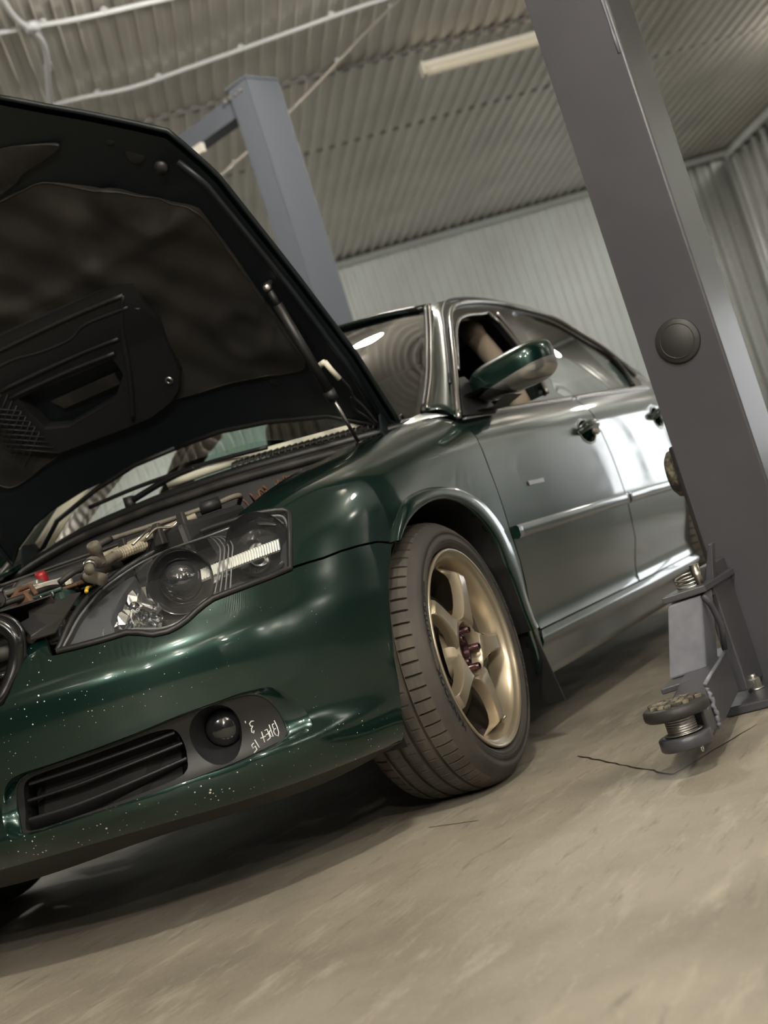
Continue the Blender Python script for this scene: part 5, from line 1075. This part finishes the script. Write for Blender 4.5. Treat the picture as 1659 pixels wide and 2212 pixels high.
# ------------------------------------------------------------------ wheels
def text_mesh(txt, size):
    c = bpy.data.curves.new('lettering', 'FONT'); c.body = txt; c.size = size; c.extrude = .0004; c.resolution_u = 2
    o = bpy.data.objects.new('lettering', c); COL.objects.link(o); dg = bpy.context.evaluated_depsgraph_get(); dg.update()
    me = bpy.data.meshes.new_from_object(o.evaluated_get(dg)); bpy.data.objects.remove(o); bpy.data.curves.remove(c)
    return me
def make_wheel(label_part=None):
    """left wheel at the origin, outer face towards -y at y=0"""
    w = bpy.data.objects.new('wheel', None); COL.objects.link(w); w.parent = car; w.empty_display_size = .1
    def part(name, mb, m, par=w, **k):
        o = mb.build(name, m, None, **k); o.parent = par; return o
    AX = (0, 1, 0)          # depth runs inboard
    C0 = (0, 0, 0)
    # tyre carcass (sidewalls)
    side = [(.2325, .014), (.236, .006), (.242, -.001), (.252, -.005), (.262, -.006), (.2625, -.0045), (.270, -.0045), (.2705, -.006), (.279, -.004), (.287, .003), (.2885, .0055), (.294, .011), (.299, .017)]
    tyre = part('tyre', MB().lathe(side, C0, AX, 96), 'rubber')
    part('inner_sidewall', MB().lathe([(.299, .207), (.285, .219), (.26, .221), (.238, .212), (.2325, .20)], C0, AX, 48), 'rubber', tyre)
    # tread: circumferential grooves by profile, shoulder sipes by angle
    prof = [(.299, .017, 1), (.3035, .024, 1), (.3072, .034, 1), (.3095, .046, 1), (.3103, .054, 1)]
    for a, c in ((.056, .0645), (.0925, .102), (.130, .1395), (.166, .1745)):
        prof += [(.3108, a - .0008, 0), (.3028, a + .0012, 0), (.3028, c - .0012, 0), (.3112, c, 0)]
        if c < .17: prof += [(.3125, c + .011, 2), (.3125, c + .020, 2)]
    prof += [(.3100, .180, 1), (.3072, .192, 1), (.3035, .201, 1), (.299, .207, 1)]
    NP = 68; vs = []; nP = len(prof); rr = random.Random(3)
    ang = []
    for k in range(NP):
        wv = 1 + .12 * math.sin(k * 2.4)
        for f_, g_ in ((0, 0), (.06, 1), (.14, 1), (.20, 0)): ang.append(((k + f_) * 2 * PI / NP, g_))
    for a, g_ in ang:
        for r_, h_, kd in prof:
            q = r_ - (.0085 if (g_ and kd == 1 and .02 < h_ < .205 and r_ > .30) else 0) - (.002 if g_ and kd == 2 else 0)
            aa = a + (.05 * (h_ - .04) if kd == 1 else 0); vs.append((q * math.cos(aa), h_, q * math.sin(aa)))
    fs = [(i * nP + k, i * nP + k + 1, ((i + 1) % len(ang)) * nP + k + 1, ((i + 1) % len(ang)) * nP + k) for i in range(len(ang)) for k in range(nP - 1)]
    part('tread', MB().add(vs, fs, False), 'tread', tyre)
    for k in range(3): part('sidewall_ring', MB().tube([(( .2475 + .0035 * k) * math.cos(a), -.0035 - .0009 * k, (.2475 + .0035 * k) * math.sin(a)) for a in np.linspace(0, 2 * PI, 73)], .0009, 5, caps=False), 'rubber', tyre)
    # raised lettering, read from outside, tops outwards
    for txt, a_mid, sz in (('VENTUS prime', 153, .024), ('HANKOOK', 197, .031), ('VENTUS prime', -27, .024), ('HANKOOK', 17, .031)):
        me = text_mesh(txt, sz); xs = [v.co.x for v in me.vertices]; x0, x1 = min(xs), max(xs)
        for v in me.vertices:
            x, y, z = v.co; a = math.radians(a_mid) - ((x - (x0 + x1) / 2) / .2655); r_ = .2655 + (y - sz * .35) * .8
            # viewed from -y with x to the right, z up: outward face
            h_ = np.interp(r_, [.236, .242, .252, .262, .270, .279, .287], [.006, -.001, -.005, -.006, -.0055, -.004, .003]) - .0006 - max(z, 0) * 1.0
            v.co = (r_ * math.cos(a), h_, r_ * math.sin(a))
        o = bpy.data.objects.new('lettering', me); COL.objects.link(o); me.materials.append(M['letter']); o.parent = tyre
    # rim: lip, step, barrel
    rim = part('rim', MB().lathe([(.228, .016), (.2335, .006), (.2345, .0), (.233, -.003), (.2295, -.003), (.2255, .001), (.224, .005), (.2165, .007), (.2135, .010), (.210, .020), (.204, .045), (.202, .060)], C0, AX, 96), 'bronze')
    part('rim_barrel', MB().lathe([(.202, .060), (.199, .085), (.197, .125), (.204, .16), (.215, .195), (.228, .20)], C0, AX, 64), 'barrel', rim)  # darker than the rim: shade of the deep barrel put into its colour
    # five spokes: flat proud face, hollowed flanks, dropping into the barrel
    for k in range(5):
        a0 = math.radians(67.5 + 72 * k); er = Vector((math.cos(a0), 0, math.sin(a0))); et = Vector((-math.sin(a0), 0, math.cos(a0))); iy = Vector((0, 1, 0))
        rows = []
        #        r     half-width face, depth face, half width foot, depth foot
        for r_, wf, df, wb, dbk in ((.059, .036, .0175, .037, .040), (.063, .034, .0125, .036, .040), (.070, .029, .0085, .032, .038), (.085, .0235, .0065, .0265, .034), (.105, .0195, .005, .0225, .031), (.130, .017, .0045, .0195, .030), (.155, .0165, .005, .0190, .031), (.172, .017, .007, .0205, .034), (.181, .018, .0095, .022, .038), (.186, .019, .017, .024, .042), (.194, .022, .033, .029, .050), (.203, .027, .050, .035, .058)):
            c = er * r_; L_ = []
            for s_, d_ in ((-wb, dbk), (-(wf + (wb - wf) * .6), df + (dbk - df) * .5), (-wf - .0012, df + .007), (-wf - .0004, df + .0022), (-wf + .0022, df), (0, df + .0006), (wf - .0022, df), (wf + .0004, df + .0022), (wf + .0012, df + .007), (wf + (wb - wf) * .6, df + (dbk - df) * .5), (wb, dbk)):
                L_.append(tuple(c + et * s_ + iy * d_))
            rows.append(L_)
        part('spoke', MB().grid(rows), 'bronze', w).data.set_sharp_from_angle(angle=math.radians(38))
    # hub: web ring between the spokes, nut pocket, nuts
    vs = []; 
    b = MB(); ro = []; ri = []; rb = []
    for i in range(90):
        a = 2 * PI * i / 90; m5 = math.cos(5 * (a - math.radians(67.5))); R_ = .0765 - .004 * (1 - m5) * .5 + .006 * max(0, m5)
        ro.append((R_ * math.cos(a), .0165 + .003 * (1 - m5), R_ * math.sin(a))); rb.append(((R_ + .008) * math.cos(a), .050, (R_ + .008) * math.sin(a)))
        q = .0655 - .003 * (1 - m5) * .5; ri.append((q * math.cos(a), .0125 + .0015 * (1 - m5), q * math.sin(a)))
    b.grid([rb + rb[:1], ro + ro[:1], ri + ri[:1]])
    b.lathe([(.0630, .0135), (.0605, .0165), (.0590, .030), (.0575, .040)], C0, AX, 60)
    hub = part('hub', b, 'bronze', w); hub.data.set_sharp_from_angle(angle=math.radians(40))
    part('hub_pocket', MB().lathe([(.0585, .0395), (.0560, .0410), (.0300, .0410)], C0, AX, 60), 'nut', hub)
    part('hub_bore', MB().lathe([(.030, .0405), (.0275, .030), (.0245, .030), (.023, .038), (.001, .039)], C0, AX, 32), 'nut', hub)
    for k in range(5):
        a = math.radians(69 + 72 * k); c = Vector((.0455 * math.cos(a), .041, .0455 * math.sin(a)))
        o = part('lug_nut', MB().lathe([(.0108, .0), (.0108, -.004), (.0088, -.006), (.0088, -.029), (.0078, -.031), (.0062, -.031)], c, AX, 18).lathe([(.0062, -.031), (.0058, -.019), (.001, -.018)], c, AX, 6, False), 'nut', w)
        part('socket', MB().lathe([(.0056, -.0195), (.001, -.0195)], c, AX, 6, False), 'socket', o)
    # brake
    part('brake_disc', MB().lathe([(.070, .085), (.145, .085), (.147, .087), (.147, .108), (.145, .110), (.07, .110)], C0, AX, 64), 'disc', w)
    part('brake_hat', MB().lathe([(.001, .066), (.066, .066), (.070, .070), (.071, .086)], C0, AX, 40), 'disc', w)
    b = MB(); b.lathe([(.10, .068), (.158, .068), (.162, .074), (.162, .122), (.10, .122)], C0, AX, 14, False, a0=-.25, a1=.60, closed=True)
    part('brake_caliper', b, 'caliper', w, bevel=.004)
    part('upright', MB().cyl((0, .08, 0), (0, .2, 0), .055, 20).box((.0, .14, -.09), (.05, .05, .12)), 'cabin', w)
    part('valve', MB().cyl((.19 * math.cos(-1.35), .018, .19 * math.sin(-1.35)), (.178 * math.cos(-1.35), -.002, .178 * math.sin(-1.35)), .003, 8), 'steel', w)
    return w
def copy_tree(o, parent):
    c = o.copy(); COL.objects.link(c); c.parent = parent
    for ch in list(o.children): copy_tree(ch, c)
    return c
w0_ = make_wheel()
spots = [((0, -.860, .3125), 2.0, False), ((2.67, -.862, .3125), 0, False), ((0, .860, .3125), 182.0, True), ((2.67, .862, .3125), 180, True)]
wheels = [w0_] + [copy_tree(w0_, car) for _ in spots[1:]]
for o, (p, rz, _) in zip(wheels, spots):
    o.location = Vector(p) - car.location; o.rotation_euler = (0, 0, math.radians(rz))

# ------------------------------------------------------------------ engine bay
def bay(name, mb, m, **k): return mb.build(name, m, car, **k)
bay('bay_floor', MB().box((-.14, 0, .50), (.96, 1.2, .02)), 'cabin')
bay('inner_wing', MB().grid([[(x, -.655, float(ze(x)) - .03) for x in np.linspace(-.50, .40, 8)], [(x, -.60, float(ze(x)) - .06) for x in np.linspace(-.50, .40, 8)], [(x, -.58, .50) for x in np.linspace(-.50, .40, 8)]]).mirror_y(), 'seal')
# radiator panel: flat black cover by the grille, green cross rail, latch
bay('radiator_cover', MB().grid([[(-.893, y, .694 - abs(y) * .03) for y in np.linspace(-.30, .30, 9)], [(-.83, y * 1.12, .700 - abs(y) * .05) for y in np.linspace(-.30, .30, 9)], [(-.775, y * 1.22, .700 - abs(y) * .04) for y in np.linspace(-.30, .30, 9)], [(-.770, y * 1.22, .660) for y in np.linspace(-.30, .30, 9)]], False), 'dusty', solid=.004)
SLAM = [(-.850, -.350, .613), (-.838, -.400, .612), (-.798, -.405, .640), (-.800, -.322, .668), (-.738, -.408, .676), (-.765, -.300, .690)]
bay('slam_panel', MB().add(SLAM, [(0, 1, 2, 3), (3, 2, 4, 5)]), 'dusty', solid=.003)
bay('slam_step', MB().hexa([(-.846, -.348, .616), (-.806, -.392, .632), (-.79, -.352, .660), (-.826, -.312, .648)], [(-.846, -.348, .622), (-.806, -.392, .638), (-.79, -.352, .666), (-.826, -.312, .654)]), 'plastic', bevel=.002)
bay('cross_rail', MB().box((-.735, 0, .672), (.05, .76, .046)), 'green_in', bevel=.006)
rail_ = bay('cross_rail_lip', MB().tube([(-.762, y, .695) for y in np.linspace(-.385, .385, 20)], .004, 6), 'green_in')
for y in (-.36, -.33, -.22): bay('rail_bolt', MB().cyl((-.762, y, .690), (-.768, y, .690), .006, 8), 'zinc')
bay('latch', MB().hexa([(-.775, -.315, .690), (-.72, -.315, .690), (-.72, -.255, .690), (-.775, -.255, .690)], [(-.77, -.30, .715), (-.735, -.30, .715), (-.735, -.265, .715), (-.77, -.265, .715)]).tube([(-.76, -.32, .70), (-.745, -.30, .722), (-.745, -.27, .722), (-.76, -.245, .70)], .006, 6), 'rust', bevel=.003)
bay('latch_plate', MB().box((-.72, -.36, .695), (.05, .07, .006), Matrix.Rotation(.3, 3, 'Z')).box((-.69, -.395, .697), (.05, .03, .008), Matrix.Rotation(-.2, 3, 'Z')), 'rust', bevel=.002)
bay('coolant_bottle', MB().lathe([(.001, -.09), (.042, -.09), (.045, -.05), (.045, .0), (.030, .008), (.026, .010), (.026, .022), (.030, .024), (.030, .034), (.001, .036)], (-.665, -.235, .688), UP, 18), 'cream')
bay('bottle_bracket', MB().box((-.63, -.20, .728), (.05, .09, .012), Matrix.Rotation(.25, 3, 'Y')).box((-.64, -.25, .722), (.10, .016, .016), Matrix.Rotation(-.5, 3, 'Z')), 'alu', bevel=.003)
bay('red_cap', MB().lathe([(.001, .016), (.010, .015), (.0125, .010), (.013, 0), (.013, -.02)], (-.60, -.215, .742), Vector((-.3, -.2, 1)), 16), 'red')
bay('cap_hose', MB().tube(spline([(-.64, -.17, .725), (-.62, -.18, .742), (-.60, -.215, .735)], 5), .014, 10), 'dusty')
bay('dipstick_handle', MB().tube(spline([(-.53, -.262, .690), (-.50, -.245, .699), (-.47, -.232, .703), (-.455, -.222, .704)], 5), [.0045] * 10 + [.0055] * 6, 8), 'yellow')
bay('black_hose', MB().tube(spline([(-.90, -.18, .690), (-.83, -.26, .698), (-.76, -.30, .704), (-.70, -.31, .708), (-.58, -.26, .706), (-.50, -.22, .702)], 8), .0065, 10), 'seal')
bay('coolant_hose', MB().tube(spline([(-.74, -.47, .685), (-.73, -.435, .700), (-.68, -.395, .706), (-.60, -.35, .703), (-.52, -.315, .694), (-.47, -.29, .675)], 8), .0128, 14), 'hose')
bay('hose_clamp', MB().lathe([(.0135, -.006), (.0145, -.005), (.0145, .005), (.0135, .006)], (-.715, -.420, .7035), Vector((.75, .55, .1)), 18), 'steel')
bay('upper_pipe', MB().tube(spline([(-.80, -.49, .705), (-.77, -.475, .722), (-.74, -.465, .724), (-.71, -.45, .720), (-.68, -.455, .724), (-.64, -.46, .732)], 7), .0100, 12), 'hose')
bay('pipe_clamp', MB().lathe([(.0105, -.005), (.0125, -.004), (.0125, .004), (.0105, .005)], (-.785, -.483, .716), Vector((.6, .3, .5)), 16), 'steel')
bay('filler_cap', MB().lathe([(.001, .026), (.012, .025), (.0135, .021), (.0135, .006), (.011, .004), (.010, -.02)], (-.72, -.46, .738), Vector((-.45, -.15, .9)), 20), 'hose')
b = MB(); pts = spline([(-.66, -.452, .729), (-.62, -.468, .734), (-.575, -.478, .738)], 14); b.tube(pts, [.0105 + .0025 * (i % 2) for i in range(len(pts))], 12, smooth=False); bay('ribbed_hose', b, 'cream')
bay('resonator', MB().tube(spline([(-.70, -.40, .700), (-.66, -.405, .712), (-.60, -.41, .714), (-.56, -.41, .705)], 5), [.014, .016, .018, .020, .021, .022, .022, .022, .022, .022, .021, .020, .019, .018, .017, .014], 12), 'dusty')
bay('air_box', MB().hexa([(-.60, -.60, .62), (-.30, -.60, .62), (-.30, -.30, .62), (-.60, -.36, .62)], [(-.585, -.58, .755), (-.33, -.58, .775), (-.33, -.32, .765), (-.585, -.38, .742)]), 'plastic', bevel=.012)
bay('air_box_lid', MB().tube(spline([(-.600, -.365, .7405), (-.585, -.50, .750), (-.52, -.575, .762)], 6), .0075, 8), 'cream')
for x, y, z in ((-.60, -.53, .752), (-.565, -.57, .760), (-.60, -.44, .748)): bay('lid_clip', MB().hexa([(x - .012, y - .012, z - .03), (x + .008, y - .012, z - .03), (x + .008, y + .012, z - .03), (x - .012, y + .012, z - .03)], [(x - .006, y - .008, z + .016), (x + .006, y - .008, z + .016), (x + .006, y + .008, z + .016), (x - .006, y + .008, z + .016)]), 'dusty', bevel=.003)
bay('wire_bracket', MB().tube(spline([(-.64, -.525, .742), (-.61, -.535, .757), (-.58, -.55, .752), (-.56, -.565, .764)], 4), .003, 6).tube([(-.655, -.50, .738), (-.60, -.515, .764)], .003, 6), 'zinc')
bay('seal_edge', MB().tube(spline([(-.66, -.155, .752), (-.55, -.235, .762), (-.42, -.33, .772), (-.30, -.40, .778)], 8), .004, 6), 'dusty')
bay('scoop_plate', MB().hexa([(-.66, -.15, .70), (-.30, -.40, .72), (-.22, -.28, .72), (-.60, -.02, .70)], [(-.65, -.15, .748), (-.30, -.40, .774), (-.22, -.28, .774), (-.60, -.02, .752)]), 'plastic', bevel=.006)
bay('brace_rod', MB().tube(spline([(-.53, -.365, .778), (-.40, -.46, .786), (-.355, -.51, .790)], 6), .0055, 8).tube(spline([(-.345, -.525, .790), (-.325, -.55, .794), (-.30, -.56, .793), (-.27, -.53, .778)], 5), .0062, 8), 'hose')
bay('rod_clip', MB().tube([(-.37, -.495, .789), (-.34, -.53, .791)], .014, 8), 'plastic')
bay('rod_bend', MB().tube(spline([(-.555, -.34, .735), (-.56, -.345, .768), (-.53, -.365, .779)], 5), .008, 8), 'dusty')
b = MB(); pts = spline([(-.86, -.31, .705), (-.80, -.245, .722), (-.72, -.16, .730), (-.66, -.10, .728)], 14); b.tube(pts, [.013 + .0035 * (i % 2) for i in range(len(pts))], 10, smooth=False); bay('wire_loom', b, 'dusty')
for k in range(7):
    q = k * .018; bay('loose_wire', MB().tube(spline([(-.88 + q, -.33 + q * .9, .698), (-.86 + q, -.30 + q * .9, .726 - .001 * k), (-.82 + q, -.255 + q * .8, .728), (-.79 + q, -.22 + q * .8, .705)], 6), .0024, 6), 'hose' if k % 3 else 'dusty')
bay('connector', MB().box((-.645, -.315, .712), (.016, .014, .012), Matrix.Rotation(.4, 3, 'Z')), 'white', bevel=.002)
bay('battery_tray', MB().hexa([(-.68, -.40, .66), (-.58, -.33, .66), (-.53, -.40, .66), (-.63, -.47, .66)], [(-.68, -.40, .703), (-.58, -.33, .712), (-.53, -.40, .712), (-.63, -.47, .703)]), 'seal', bevel=.006)
bay('tray_strap', MB().tube(spline([(-.70, -.335, .712), (-.66, -.355, .727), (-.60, -.345, .722), (-.55, -.34, .712)], 5), .007, 6), 'dusty')
bay('engine_block', MB().hexa([(-.62, -.30, .52), (.10, -.30, .52), (.10, .40, .52), (-.62, .40, .52)], [(-.60, -.20, .70), (.08, -.25, .72), (.08, .35, .72), (-.60, .36, .70)]), 'dusty', bevel=.02)
rr = random.Random(11)
b = MB()
for i in range(34):
    x = rr.uniform(-.18, .0); y = rr.uniform(-.645, -.50); b.tube(spline([(x, y, .76 + (x + .2) * .2), (x + rr.uniform(-.03, .03), y + rr.uniform(-.02, .02), .79 + (x + .2) * .2), (x + rr.uniform(-.05, .05), y + rr.uniform(-.03, .03), .77 + (x + .2) * .2)], 3), .003, 5)
b.build('leaf_litter', 'rust', car, kind='stuff')
